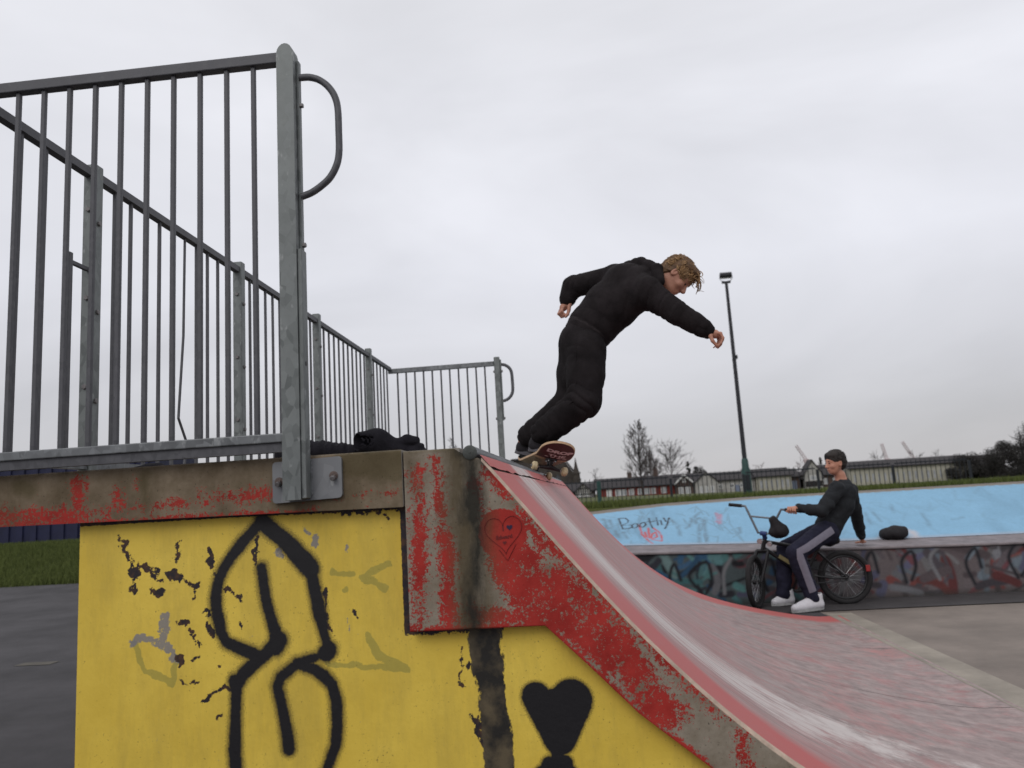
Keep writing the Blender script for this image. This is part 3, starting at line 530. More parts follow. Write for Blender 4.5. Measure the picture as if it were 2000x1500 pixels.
def fb(n):
    Yv = 15.25+rng.random(n)*7.5; Xv = (-.85+rng.random(n)*.25)*Yv; return np.stack([Xv, Yv, terr(Xv, Yv)], -1)
blades('grass_blades', 60000, fa, .05, .14); blades('grass_blades', 30000, fb, .05, .15)

# =================================================================== QUARTER PIPE
def SKW(Y): return (np.asarray(Y, float)-2.15)*.0175
_px = np.array([-.29, -.2, -.12, -.03, .06, .18, .3, .48, .72, 1.07, 1.33, 1.63, 2.03]); _pz = np.array([1.306, 1.20, 1.096, .988, .878, .738, .622, .477, .322, .168, .097, .042, .004])
_c = np.polyfit(_px, _pz, 5, w=[3, 2, 2, 2, 2, 2, 2, 2, 1, 1, 1, 1, 1.5])
def ztop(x):
    x = np.asarray(x, float); return np.where(x < -.29, 1.335, np.maximum(np.polyval(_c, x), .003))
_lx = [-.134, -.024, .101, .274]; _lz = [.836, .728, .600, .461]
def zlow(x):
    x = np.asarray(x, float)
    z = np.interp(x, _lx, _lz); z = np.where(x < -.134, .836, z)
    far = np.maximum(ztop(x)-.20-.0*x, 0.0); off = (.461-(ztop(.274)-.20))
    return np.where(x > .274, np.maximum(far+off*np.clip(1-(x-.274)/.4, 0, 1), 0), z)
qp = thing('quarter_pipe', (0, 2.15, 0), 'red concrete skate quarter pipe on a yellow graffiti-covered base wall', 'skate ramp')
Y0 = 2.15
# support wall (yellow)
xs = np.arange(-1.5, .62, .0042); zs = np.arange(.40, 1.1905, .0042)
Xg, Zg = np.meshgrid(xs, zs, indexing='ij')
wob = lambda a, s: (vnoise(Xg+5, Zg+5, a, s)-.5)
spray = np.zeros(Xg.shape); wn = .012*(vnoise(Xg+11, Zg+2, 9, 71)-.5)
for pts, wd in SPRAY: spray = np.maximum(spray, np.clip((wd*1.15+wn+.019-polydist(Xg+.010*wob(14, 1), Zg+.010*wob(14, 2), pts))/.038, 0, 1))
at = dict(spray=spray,
          chip_shade=np.clip(stroke_mask(Xg+.034*wob(55, 4), Zg+.034*wob(55, 5), CHIPS, .006, 1.2)*(.35+1.1*vnoise(Xg+9, Zg+9, 38, 14)), 0, 1),
          olive=stroke_mask(Xg+.02*wob(34, 6), Zg+.02*wob(34, 7), OLIVE, .005), greyp=stroke_mask(Xg+.026*wob(60, 16), Zg+.026*wob(60, 17), GREYP, .005, 1.1),
          stain=stroke_mask(Xg+.03*wob(9, 8), Zg, STAIN, .018))
hm = stroke_mask(Xg+.006*wob(14, 1), Zg+.006*wob(14, 2), HEART, .012, .93)
at['spray'] = np.maximum(at['spray'], hm)
# flaked dirt plus painted shade under the deck slab and round the end block
grime_shade = np.clip(1-(1.178-Zg)/np.interp(Xg, [-1.5, -.95, -.7, -.52], [.004, .006, .016, .022]), 0, 1)*np.where(Xg < -.49, 1, 0)
grime_shade = np.maximum(grime_shade, np.clip(1-(Xg*0+.838-Zg)/.03, 0, 1)*np.where((Xg > -.53) & (Xg < -.25), 1, 0))
grime_shade = np.maximum(grime_shade, np.clip(1-np.abs(Xg+.512)/.012, 0, 1)*(Zg > .83)*.8)
at['chip_shade'] = np.maximum(at['chip_shade'], np.clip(grime_shade*1.2, 0, 1))
# speckled wear columns
at['chip_shade'] = np.maximum(at['chip_shade'], .30*np.exp(-((Xg+.725)/.016)**2)*np.clip(vnoise(Xg+3, Zg+3, 4, 12)*1.6-.1, 0, 1))
V = np.stack([Xg, np.full(Xg.shape, 2.19), Zg], -1).reshape(-1, 3)
capz = np.where(Xg < -.50, 9, zlow(Xg)+.035).ravel(); F = grid_faces(len(xs), len(zs)); F = F[(V[F][:, :, 2] < capz[F]).all(1)]
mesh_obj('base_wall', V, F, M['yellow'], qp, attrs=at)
xw = np.linspace(-.13, 1.9, 40); mb = MB(); mb.prism([(-1.5, 2.192, 0), (-1.5, 2.192, 1.188), (-.48, 2.192, 1.188), (-.48, 2.192, .86), (-.14, 2.192, .86)]+[(x, 2.192, max(.02, float(zlow(x))+.02)) for x in xw]+[(1.9, 2.192, 0)], (0, .08, 0)); fix_normals(mb.build('wall_core', M['yellow'], qp))
mb = MB(); mb.box(-1.5, 2.19, 0, .62, 2.1919, .3995); mb.build('wall_foot', M['yellow'], qp)
# end block + ramp side
xs = np.concatenate([np.arange(-.506, .70, .004), np.linspace(.71, 2.03, 60)]); nv = 96
tt = np.linspace(0, 1, nv); Xg = np.repeat(xs[:, None], nv, 1)
zt = ztop(xs)-np.where(xs < -.29, .004, .010); zl = np.minimum(zlow(xs), zt-.003)
# notch round the coping pipe
zt = np.where((xs > -.36) & (xs < -.29), np.minimum(zt, np.interp(xs, [-.36, -.335, -.30, -.29], [1.331, 1.312, 1.300, 1.300])), zt)
Zg = zl[:, None]+(zt-zl)[:, None]*tt[None, :]
at = dict(red=np.maximum(.72*stroke_mask(Xg, Zg, ENDRED, .03), .08), black=stroke_mask(Xg+.03*(vnoise(Xg+5, Zg+5, 12, 51)-.5), Zg, ENDBLACK, .030), brown=stroke_mask(Xg+.03*(vnoise(Xg+5, Zg+5, 9, 52)-.5), Zg, ENDBROWN, .040), moss=np.zeros(Xg.shape))
circ = np.hypot(Xg+.236, Zg-1.088); at['red'] = np.maximum(at['red'], np.clip((.072-circ)/.014, 0, 1)*1.6)
at['red'] = np.maximum(at['red'], .62*np.clip(1-(zt[:, None]-Zg)/.10, 0, 1)*((Xg > -.25) & (Xg < .35)))
at['red'] = np.maximum(at['red'], .85*np.clip(1-(Zg-zl[:, None])/.035, 0, 1)*(Xg < .3))
at['red'] *= np.interp(Xg, [-.52, .25, .45, .7], [1, 1, .85, .5])
at['brown'] = np.maximum(at['brown'], .5*np.clip((Xg-.25)/.4, 0, 1))
at['moss'] = np.clip(1-(zt[:, None]-Zg)/.025, 0, 1)*.7*(Xg < -.3)
nu = len(xs); base = np.stack([Xg, np.full(Xg.shape, Y0), Zg], -1).reshape(-1, 3)
bot = np.stack([xs, np.full(nu, 2.40), zl], -1); topb = np.stack([xs, np.full(nu, 2.40), zt], -1)
F = grid_faces(nu, nv); i0 = np.arange(nu-1); nb = nu*nv
F = np.concatenate([F, np.stack([i0*nv, nb+i0, nb+i0+1, (i0+1)*nv], -1), np.stack([i0*nv+nv-1, (i0+1)*nv+nv-1, nb+nu+i0+1, nb+nu+i0], -1), np.array([[0, nv-1, nb+nu, nb]])])
V = np.concatenate([base, bot, topb]); pad = lambda a: np.concatenate([a.ravel(), np.zeros(2*nu)])
mesh_obj('end_block', V, F, M['endred'], qp, attrs={k: pad(v) for k, v in at.items()})
# worn arris along the ramp edge
xe = np.arange(-.285, 2.03, .01); ze = ztop(xe); jit = .003*(vnoise(xe+3, xe*0, 40, 2)-.5)
V = []; 
for k, (yo, zo) in enumerate(((2.1502, -.012), (2.156, -.003), (2.174, .0015))):
    V.append(np.stack([xe, np.full(len(xe), yo)+jit*(k+.3), ze+zo], -1))
V = np.stack(V, 1).reshape(-1, 3); mesh_obj('edge_strip', V, grid_faces(len(xe), 3), M['edge'], qp, smooth=True)
# riding surface slabs
def surf(name, ya, yb, xa, xb, dz=0, nx=150, ny=40, jag=0):
    xs_ = np.linspace(xa, xb, nx); ys_ = np.linspace(ya, yb, ny); Xg, Yg = np.meshgrid(xs_, ys_, indexing='ij')
    if jag:
        j = (vnoise(Yg+2, Yg*0, 6, 9)-.5)*jag; wgt = (Xg-xa)/(xb-xa); Xg = Xg+j*wgt
    Zg = ztop(np.maximum(Xg, -.2899))+dz; v = Yg-2.15
    n1 = vnoise(Yg+9, Xg+3, 1.6, 21); v2 = v+.5*(n1-.5)
    red = np.clip(1-(v2-.34)/.25, 0, 1)*np.interp(Xg, [-.3, .3, 1.2, 2], [1, 1, .85, .5])
    red = np.maximum(red, np.clip((v2-4.45)/.25, 0, 1)*1.1); red = np.maximum(red, np.clip(1-(Xg+.25)/.04, 0, 1)*.8)
    red = np.maximum(red, .8*np.clip(vnoise(Yg+1, Xg+7, .9, 31)*2-1.15, 0, 1)*(Xg > 1.0))
    white = np.exp(-((v2-1.0)/.42)**2)*np.interp(Xg, [-.3, -.1, .9, 1.7], [.80, .72, .64, .36])
    pink = np.interp(Xg, [-.3, .4, 1.0, 2], [.72, .5, .35, .3])+0*v
    scuff = .50*np.clip(vnoise(Yg+4, Xg+2, 1.4, 41)*2-.75, 0, 1)*np.interp(Xg, [-.3, 0, .6, 1.5, 2], [.5, .9, 1, .8, .5])
    P = np.stack([Xg+SKW(Yg), Yg, Zg], -1).reshape(-1, 3)
    return mesh_obj(name, P, grid_faces(nx, ny), M['surface'], qp, smooth=True, attrs=dict(red=red, white=white, pink=pink, scuff=scuff, low=np.clip((Xg-.25)/.7, 0, 1)))
surf('ramp_slab', 2.174, 4.246, -.2555, 2.04, nx=190, ny=90); surf('ramp_slab', 4.252, 5.746, -.2555, 2.04, nx=160, ny=50); surf('ramp_slab', 5.752, 7.17, -.2555, 2.04, nx=160, ny=50)
surf('lip_strip', 2.165, 7.17, -.29, -.2575, dz=.003, nx=8, ny=300, jag=.016)
xb_ = np.linspace(-.36, 2.04, 90); zb_ = np.minimum(ztop(xb_), 1.30)-.014
mb = MB(); poly = [(x+.004, 2.2, z) for x, z in zip(xb_, zb_)]+[(2.03, 2.2, -.02), (-.36, 2.2, -.02)]
mb.prism(poly, (.087, 4.965, 0)); fix_normals(mb.build('ramp_body', M['conc'], qp))
# deck slab: painted front edge + rest
xs = np.arange(-1.96, -.5095, .004); zs = np.linspace(1.183, 1.335, 40); Xg, Zg = np.meshgrid(xs, zs, indexing='ij')
zbot = np.interp(xs, [-1.96, -1.72, -.51], [1.190, 1.188, 1.176]); Zg = zbot[:, None]+(1.338-zbot)[:, None]*np.linspace(0, 1, 40)[None, :]
Yg = np.full(Xg.shape, 2.15)+np.where(np.linspace(0, 1, 40)[None, :] > .975, .004, 0)
at = dict(red=.62*stroke_mask(Xg, Zg, DECKRED, .03), moss=np.maximum(stroke_mask(Xg, Zg, DECKMOSS, .03), .35), black=np.clip(1-(1.338-Zg)/.012, 0, 1)*.45*(vnoise(Xg+3, Zg, 6, 5) > .45),
          brown=.55*np.clip(vnoise(Xg+7, Zg+1, 5, 15)*2.2-.8, 0, 1))
at['red'] = np.maximum(at['red'], .72*np.clip(1-(Zg-zbot[:, None])/.03, 0, 1)*np.interp(Xg, [-1.9, -1.4, -.9, -.7, -.51], [1, .9, 1, .5, .1]))
mesh_obj('deck_edge', np.stack([Xg, Yg, Zg], -1).reshape(-1, 3), grid_faces(len(xs), 40), M['deckred'], qp, attrs=at)
mb = MB(); mb.prism([(-1.96, 2.152, 1.19), (-.5105, 2.152, 1.178), (-.5105, 2.152, 1.3365), (-1.96, 2.152, 1.3365)], (0, .4, 0)); mb.prism([(-1.96, 2.553, 1.20), (-.345, 2.553, 1.20), (-.345, 2.553, 1.333), (-1.96, 2.553, 1.333)], (.08, 4.617, 0))
mb.box(-.506, 2.152, 1.20, -.345, 2.55, 1.332)
fix_normals(mb.build('deck_slab', M['conc'], qp))
# back and far support walls under the deck
mb = MB(); mb.box(-1.5, 2.28, 0, -1.4, 7.1, 1.19); mb.box(-1.4, 7.05, 0, -.36, 7.14, 1.19); mb.build('support_wall', M['conc'], qp)
# coping pipe
A = Vector((-.315, 2.15, 1.3165)); B = Vector((-.227, 7.17, 1.3055))
mb = MB(); mb.tube([A, A.lerp(B, .5), B], .0205, 20); cop = mb.build('coping_pipe', M['pipe'], qp, smooth=True)
mb = MB(); u = (A-B).normalized(); mb.tube([A, A+u*.003, A+u*.0045], [.0205, .0205, .018], 24); mb.tube([A+u*.0045, A+u*.006, A+u*.0062], [.0035, .003, .001], 10); mb.build('end_cap', M['cap'], cop, smooth=True)
# marker writing on the end block: a drawn heart with words
def flat_text(txt, size, m, name, parent, fn, align='CENTER', ex=0, bold=0.0):
    cu = bpy.data.curves.new('t', 'FONT'); cu.body = txt; cu.size = size; cu.align_x = align; cu.offset = bold; ob = bpy.data.objects.new('t', cu); COL.objects.link(ob)
    dg = bpy.context.evaluated_depsgraph_get(); me = bpy.data.meshes.new_from_object(ob.evaluated_get(dg)); bpy.data.objects.remove(ob)
    bm = bmesh.new(); bm.from_mesh(me); bmesh.ops.triangulate(bm, faces=bm.faces); bmesh.ops.subdivide_edges(bm, edges=[e for e in bm.edges if e.calc_length() > size*.5], cuts=2)
    vs = [fn(v.co.x, v.co.y) for v in bm.verts]; bm.verts.index_update(); fs = [[v.index for v in f.verts] for f in bm.faces]; bm.free()
    return mesh_obj(name, vs, fs, m, parent)
def onblk(cx, cz, rot): 
    c, s = math.cos(rot), math.sin(rot); return lambda x, y: (cx+c*x-s*y, 2.1488, cz+s*x+c*y)
def heart_pts(n=28):
    return [(.0625*(16*math.sin(t)**3), .0625*(13*math.cos(t)-5*math.cos(2*t)-2*math.cos(3*t)-math.cos(4*t))) for t in np.linspace(0, 2*math.pi, n, endpoint=False)]
f = onblk(-.232, 1.090, .06); hp = heart_pts(40); mb = MB(); mb.tube([f(x*.052, y*.056) for x, y in hp], .0007, 4, closed=True); mb.build('drawn_heart', M['ink'], qp)
flat_text('I', .024, M['ink'], 'lettering', qp, onblk(-.233, 1.094, .05), bold=.0006)
f = onblk(-.215, 1.103, .05); MBh = MB(); MBh.add([f(x*.0085, y*.0085) for x, y in hp], [tuple(range(40))]); MBh.build('drawn_heart', M['inkblue'], qp)
flat_text('Edward', .015, M['ink'], 'lettering', qp, onblk(-.231, 1.073, .09), bold=.0005)
f = onblk(-.231, 1.062, .05); MBh = MB(); MBh.add([f(x*.0055, y*.0055) for x, y in hp], [tuple(range(40))]); MBh.build('drawn_heart', M['ink'], qp)
f = onblk(-.226, 1.025, .06); MBh = MB(); MBh.tube([f(-.02, .02), f(0, -.012), f(.028, .03)], .0009, 4); MBh.build('drawn_line', M['ink'], qp)

# =================================================================== RAILINGS
def bar_mesh(L, wx=.014, wy=.014):
    mb = MB(); mb.bbox(-wx/2, -wy/2, 0, wx/2, wy/2, L, .002); me = bpy.data.meshes.new('bar'); me.from_pydata(mb.v, [], mb.f); me.materials.append(M['bar']); return me
# near end railing -------------------------------------------------
r1 = thing('deck_railing', (-.80, 2.12, 1.21), 'near galvanised end railing bolted to the deck edge above the yellow wall', 'railing', 'galvanised railings round the ramp deck')
mb = MB(); zt_, wd = 2.592, .026; x0 = -.812
prof = [(-wd, 1.213), (wd, 1.213), (wd, zt_-.035)]+[(wd*math.cos(t), zt_-.035+.035*math.sin(t)) for t in np.linspace(.15, math.pi-.15, 9)]+[(-wd, zt_-.035)]
mb.prism([(x0+px, 2.092, pz) for px, pz in prof], (0, .045, 0)); post = fix_normals(mb.build('post', M['post'], r1))
mb = MB(); mb.bbox(-.7855, 2.118, 1.945, -.7775, 2.137, 2.545, .001); mb.build('side_flange', M['post'], r1)
mb = MB(); mb.bbox(-.7855, 2.098, 1.216, -.772, 2.137, 1.94, .002); mb.build('side_flange', M['post'], r1)
for z in (1.958, 2.40):
    mb = MB(); mb.disc_bolt((-.7775, 2.124, z), (1, 0, 0), .008, .010); mb.build('bolt', M['bolt'], r1)
mb = MB(); mb.tube([(-.7718, 2.115, 1.60), (-.771, 2.115, 1.60)], .007, 10); mb.build('bolt_hole', M['truck'], r1)
# plate with rounded corners
def rrect(x0, z0, x1, z1, r, n=5):
    P = []
    for cx, cz, a in ((x1-r, z1-r, 0), (x0+r, z1-r, 90), (x0+r, z0+r, 180), (x1-r, z0+r, 270)):
        for k in range(n+1): t = R_(a+90*k/n); P.append((cx+r*math.cos(t), cz+r*math.sin(t)))
    return P
mb = MB(); mb.prism([(x, 2.138, z+(x+.785)*.03) for x, z in rrect(-.886, 1.210, -.683, 1.327, .011)], (0, .011, 0)); pl = fix_normals(mb.build('base_plate', M['plate'], r1))
for (bx, bz, k) in ((-.866, 1.262, 0), (-.706, 1.270, 1)):
    mb = MB(); mb.disc_bolt((bx, 2.138, bz+.006), (0, -1, 0), .0125, .003, 20); mb.disc_bolt((bx, 2.135, bz+.004), (0, -1, 0), .0085, .007, 6); mb.build('bolt', M['boltrust'], pl)
    mb = MB(); mb.disc_bolt((bx+.001, 2.130, bz), (0, -.9, -.25), .0075, .012, 12); mb.build('bolt', M['bolt'], pl)
# weld seam
mb = MB(); mb.tube([(-.7705+.0015*math.sin(k*2.1), 2.1365, 1.225+k*.004) for k in range(26)], .0025, 5); mb.build('weld_seam', M['rail'], pl)
# top + bottom rails
mb = MB(); mb.bbox(-1.785, 2.102, 2.538, -.838, 2.134, 2.572, .003); mb.build('top_rail', M['bar'], r1)
mb = MB(); mb.bbox(-1.785, 2.098, 1.377, -.838, 2.138, 1.403, .003); mb.build('bottom_rail', M['rail'], r1)
mb = MB(); mb.box(-1.785, 2.106, 1.350, -.840, 2.134, 1.3765); mb.build('rail_lower_half', M['bar'], r1)  # darker lower half of the bottom rail, set back slightly
bm_n = bar_mesh(2.538-1.402, .0135, .0135)
for k in range(11):
    inst('bar', bm_n, r1, (-.921-.0852*k, 2.118, 1.402))
mb = MB(); H = [(-.776, 2.49), (-.745, 2.488), (-.715, 2.476), (-.688, 2.452), (-.668, 2.418), (-.659, 2.375), (-.658, 2.30), (-.659, 2.235), (-.668, 2.195), (-.688, 2.16), (-.714, 2.137), (-.745, 2.118), (-.776, 2.108)]
mb.tube([(x, 2.12, z) for x, z in spline(H)], .0105, 12); mb.build('grab_handle', M['bar'], r1, smooth=True)
mb = MB(); mb.bbox(-1.822, 2.10, 1.21, -1.784, 2.14, 2.585, .003); mb.build('post', M['post'], r1)

# back railing ------------------------------------------------------
r2 = thing('deck_railing', (-1.76, 4.5, 1.335), 'long galvanised railing along the back of the deck', 'railing', 'galvanised railings round the ramp deck')
def bx(Y): return -1.765+(Y-2.15)*.003
pY = [2.607, 3.836, 5.034, 6.305]
mbp = MB(); mbp.bbox(-.024, -.024, 0, .024, .024, 1.185, .004); 
first = None
for i, Yp in enumerate(pY):
    if first is None:
        me = bpy.data.meshes.new('post'); me.from_pydata(mbp.v, [], mbp.f); me.materials.append(M['post']); first = me
    p = inst('post', first, r2, (bx(Yp), Yp, 1.335)); 
    for z in (1.62, 1.95, 2.29):
        mb = MB(); mb.disc_bolt((bx(Yp)+.024, Yp, z), (1, 0, 0), .010, .008); mb.build('bolt', M['bolt'], p)
        mb = MB(); mb.disc_bolt((bx(Yp), Yp-.024, z+.05), (0, -1, 0), .010, .008); mb.build('bolt', M['bolt'], p)
edges = [2.085]+pY+[7.045]
bm_b = bar_mesh(2.472-1.402, .013, .013)
for i in range(5):
    a, b = edges[i]+.027, edges[i+1]-.027
    zb0, zb1 = 2.50-(a-2.15)*.006, 2.50-(b-2.15)*.006
    mb = MB(); mb.prism([(bx(a)-.016, a, zb0-.030), (bx(a)+.016, a, zb0-.030), (bx(a)+.016, a, zb0), (bx(a)-.016, a, zb0)], (bx(b)-bx(a), b-a, zb1-zb0)); fix_normals(mb.build('top_rail', M['bar'], r2))
    mb = MB(); mb.box(bx(a)-.018, a, 1.374, bx(a)+.018, b, 1.402); mb.build('bottom_rail', M['rail'], r2)
    n = max(2, round((b-a)/.108)); 
    for k in range(1, n):
        Yb = a+(b-a)*k/n
        if i == 1 and k == 6:   # one bent bar
            mb = MB(); mb.tube([(bx(Yb), Yb, 1.40), (bx(Yb), Yb+.02, 1.52), (bx(Yb), Yb-.05, 1.62), (bx(Yb), Yb-.01, 2.0), (bx(Yb), Yb, 2.47)], .0065, 6); o = mb.build('bar', M['bar'], r2); o['label'] = 'bent bar kinked near its foot'; continue
        inst('bar', bm_b, r2, (bx(Yb), Yb, 1.402))
mb = MB(); mb.bbox(-1.77, 2.466, 1.402, -1.752, 2.486, 2.14, .002); mb.bbox(-1.768, 2.487, 2.10, -1.754, 2.58, 2.114, .001); mb.build('panel_bracket', M['bar'], r2)

# far railing ---------------------------------------------------------
r3 = thing('deck_railing', (-.74, 7.2, 1.335), 'far galvanised end railing with loop handle behind the skater', 'railing', 'galvanised railings round the ramp deck')
YF = 7.02
mb = MB(); mb.bbox(-.757, YF-.03, 1.25, -.705, YF+.02, 2.495, .004); fp = mb.build('post', M['post'], r3)
mb = MB(); mb.bbox(-.704, YF-.012, 1.90, -.692, YF+.012, 2.47, .001); mb.build('side_flange', M['post'], r3)
for z in (1.92, 2.36):
    for sx, ax in ((-.692, 1), (-.757, -1)):
        mb = MB(); mb.disc_bolt((sx, YF-.005, z), (ax, 0, 0), .012, .012); mb.build('bolt', M['bolt'], r3)
mb = MB(); mb.bbox(-1.765, YF-.018, 2.415, -.759, YF+.018, 2.458, .003); mb.build('top_rail', M['rail'], r3)
mb = MB(); mb.bbox(-1.765, YF-.018, 1.374, -.759, YF+.018, 1.402, .003); mb.build('bottom_rail', M['rail'], r3)
bm_f = bar_mesh(2.415-1.402, .015, .015)
for k in range(11): inst('bar', bm_f, r3, (-.848-.083*k+.0*k, YF, 1.402))
mb = MB(); HH = [(-.692, 2.425), (-.655, 2.415), (-.622, 2.39), (-.602, 2.35), (-.597, 2.28), (-.597, 2.19), (-.606, 2.145), (-.63, 2.11), (-.66, 2.09), (-.692, 2.08)]
mb.tube([(x, YF, z) for x, z in spline(HH)], .0145, 10); mb.build('grab_handle', M['bar'], r3, smooth=True)

# =================================================================== BANK AND LEDGE
bk = thing('concrete_bank', (3, 8.06, 0), 'light blue sloped concrete bank behind a graffiti-covered ledge wall', 'skate bank')
XA, XB = -3.0, 13.9
def lipz(x): return np.interp(x, [-3, .3, 1.55, 2.77, 4.07, 14], [.63, .572, .532, .502, .476, .46])
def backz(x): return np.interp(x, [-3, .2, 1.57, 2.88, 4.3, 14], [.68, .62, .569, .535, .52, .50])
def topz(x): return np.interp(x, [-3, -.06, .96, 2.2, 3.4, 14], [.90, .928, .986, 1.008, 1.004, .995])
xs = np.concatenate([np.linspace(-3, -.1, 30), np.arange(0, 5.5, .012), np.linspace(5.5, 13.9, 120)]); zs = np.linspace(0, 1, 50)
Xg, Vg = np.meshgrid(xs, zs, indexing='ij'); Zg = Vg*(lipz(Xg)-.03)
C_ = np.zeros(Xg.shape+(4,)); C_[..., 3] = 1
bgl = np.array([.065, .085, .09]); bgr = np.array([.115, .095, .098])
wl = np.clip((Xg-1.9)/.8, 0, 1)[..., None]; C_[..., :3] = bgl*(1-wl)+bgr*wl
g2 = np.random.default_rng(5)
pal_l = [(.06, .16, .17), (.10, .24, .24), (.03, .09, .17), (.02, .02, .03), (.10, .22, .23), (.05, .12, .22), (.13, .2, .2), (.03, .03, .04), (.015, .015, .02)]
pal_r = [(.13, .035, .035), (.17, .17, .185), (.07, .06, .07), (.14, .05, .06), (.19, .185, .19), (.12, .1, .11), (.10, .10, .16), (.17, .05, .045), (.14, .17, .2), (.06, .055, .06), (.09, .07, .075)]
for k in range(330):
    x = g2.uniform(-.2, 7); pal = pal_l if x < 1.7+g2.normal()*.3 else pal_r; c = np.array(pal[g2.integers(len(pal))])*g2.uniform(.6, 1.05)
    z = g2.uniform(0.03, .52); a = g2.uniform(0, math.pi); L = g2.uniform(.05, .30); bend = g2.normal()*.15
    pts = [(x+math.cos(a+bend*t)*L*t, z+math.sin(a+bend*t)*L*.8*t) for t in (-.5, 0, .5, 1)]
    i0 = np.searchsorted(xs, x-.5); i1 = np.searchsorted(xs, x+.5)
    mk = stroke_mask(Xg[i0:i1], Zg[i0:i1], [(pts, g2.uniform(.010, .045))], .012)[..., None]; C_[i0:i1, :, :3] = C_[i0:i1, :, :3]*(1-mk)+c*mk
for k in range(14):      # bold letter outlines
    x = .35+k*.33+g2.normal()*.06; z0 = .1+g2.random()*.06
    pts = [(x+g2.normal()*.03, z0), (x-.03+g2.normal()*.03, z0+.2), (x+.07, z0+.32+g2.normal()*.03), (x+.12+g2.normal()*.03, z0+.15), (x+.04, z0+.02)]
    i0 = np.searchsorted(xs, x-.4); i1 = np.searchsorted(xs, x+.5); mk = stroke_mask(Xg[i0:i1], Zg[i0:i1], [(spline(pts[:3+k % 3], 4), .016)], .012)[..., None]
    C_[i0:i1, :, :3] = C_[i0:i1, :, :3]*(1-mk)+np.array((.012, .012, .016) if k % 3 else (.17, .17, .18))*mk
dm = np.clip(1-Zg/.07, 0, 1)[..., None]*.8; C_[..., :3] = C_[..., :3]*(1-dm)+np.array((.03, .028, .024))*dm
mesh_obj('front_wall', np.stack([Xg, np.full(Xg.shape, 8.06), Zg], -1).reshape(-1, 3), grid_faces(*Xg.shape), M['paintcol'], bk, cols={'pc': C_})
# ledge top with a rounded nosing
xl = np.linspace(XA, XB, 60); rows = []
for dy, dz in ((.02, -.026), (-.014, -.026), (-.02, -.020), (-.02, -.006), (-.014, 0), (0, 0)):
    rows.append(np.stack([xl, np.full(60, 8.06+dy), lipz(xl)+dz], -1))
rows.append(np.stack([xl, np.full(60, 8.5), backz(xl)-.004], -1))
V = np.stack(rows, 1); mesh_obj('ledge_top', V.reshape(-1, 3), grid_faces(60, len(rows)), M['ledge'], bk)
# blue slope
xs = np.concatenate([np.linspace(-3, -.2, 30), np.arange(-.19, 5.6, .0085), np.linspace(5.61, 13.9, 120)]); vs_ = np.linspace(0, 1, 110)
Xg, Vg = np.meshgrid(xs, vs_, indexing='ij'); Yg = 8.5+1.1*Vg; Zg = backz(Xg)+(topz(Xg)-backz(Xg))*Vg
C_ = np.zeros(Xg.shape+(4,)); C_[..., 3] = 1; C_[..., :3] = (.205, .395, .56)
def paint(strokes, w, soft, col, op):
    global C_
    m = stroke_mask(Xg+.01*(vnoise(Xg+4, Vg+1, 12, 3)-.5), Vg*1.1, [([(a, b*1.1) for a, b in p], w) for p in strokes], soft)
    rg = np.clip(vnoise(Xg+4, Vg+4, 22, 8)*2.2-.35, 0, 1); m = (m*op*np.clip(rg+.25, 0, 1))[..., None]; C_[..., :3] = C_[..., :3]*(1-m)+np.array(col)*m
gr = np.clip(vnoise(Xg+3, Vg*.35+1, 7, 17)*2-1.05, 0, 1)*np.clip(1-np.abs(Xg-.5)/.9, 0, 1); C_[..., :3] *= (1-.55*gr)[..., None]
gs = np.random.default_rng(77); scr = []
for k in range(80):
    x = gs.uniform(-.15, 1.7) if k < 55 else gs.uniform(1.7, 4.6); v = gs.uniform(.1, .9); scr.append([(x+gs.normal()*.05, min(.97, max(.03, v+gs.normal()*.09))) for q in range(4)])
paint(scr[:55], .007, .008, (.13, .20, .25), .55); paint(scr[55:], .012, .02, (.14, .24, .32), .30)
paint(GREYTAG, .016, .02, (.10, .14, .17), .62); paint(GREYTAG2, .015, .02, (.10, .16, .21), .5); paint(PINKTAG, .02, .02, (.42, .16, .22), .75)
paint(REDTAG, .013, .008, (.48, .07, .07), .95); paint(BLACKTAG, .0105, .006, (.02, .022, .03), 1.0); paint(ARCH, .05, .03, (.5, .46, .47), .8)
st_ = np.clip(vnoise(Xg*1.0+9, Vg*.3+2, 3.2, 27)*2-1.1, 0, 1)*np.clip((Xg-2.2)/1, 0, 1); C_[..., :3] *= (1-.25*st_)[..., None]
ed = np.clip(1-(1-Vg)/.03, 0, 1)[..., None]*.6*(vnoise(Xg, Vg, 20, 4) > .42)[..., None]; C_[..., :3] = C_[..., :3]*(1-ed)+np.array((.2, .17, .14))*ed
ed = np.clip(1-Vg/.06, 0, 1)[..., None]*.7; C_[..., :3] = C_[..., :3]*(1-ed)+np.array((.36, .36, .40))*ed
mesh_obj('bank_slope', np.stack([Xg, Yg, Zg], -1).reshape(-1, 3), grid_faces(*Xg.shape), M['blue'], bk, cols={'pc': C_})
xl = np.linspace(XA, XB, 60); V = np.stack([np.stack([xl, np.full(60, 9.6), topz(xl)], -1), np.stack([xl, np.full(60, 10.66), topz(xl)+.012], -1), np.stack([xl, np.full(60, 10.67), topz(xl)*0-.1], -1)], 1)
mesh_obj('rim_top', V.reshape(-1, 3), grid_faces(60, 3), M['rim'], bk)
mb = MB(); mb.prism([(XA, 8.07, 0), (XA, 8.07, .58), (XA, 8.5, .6), (XA, 9.6, .85), (XA, 10.6, .85), (XA, 10.6, 0)], (XB-XA, 0, 0)); 
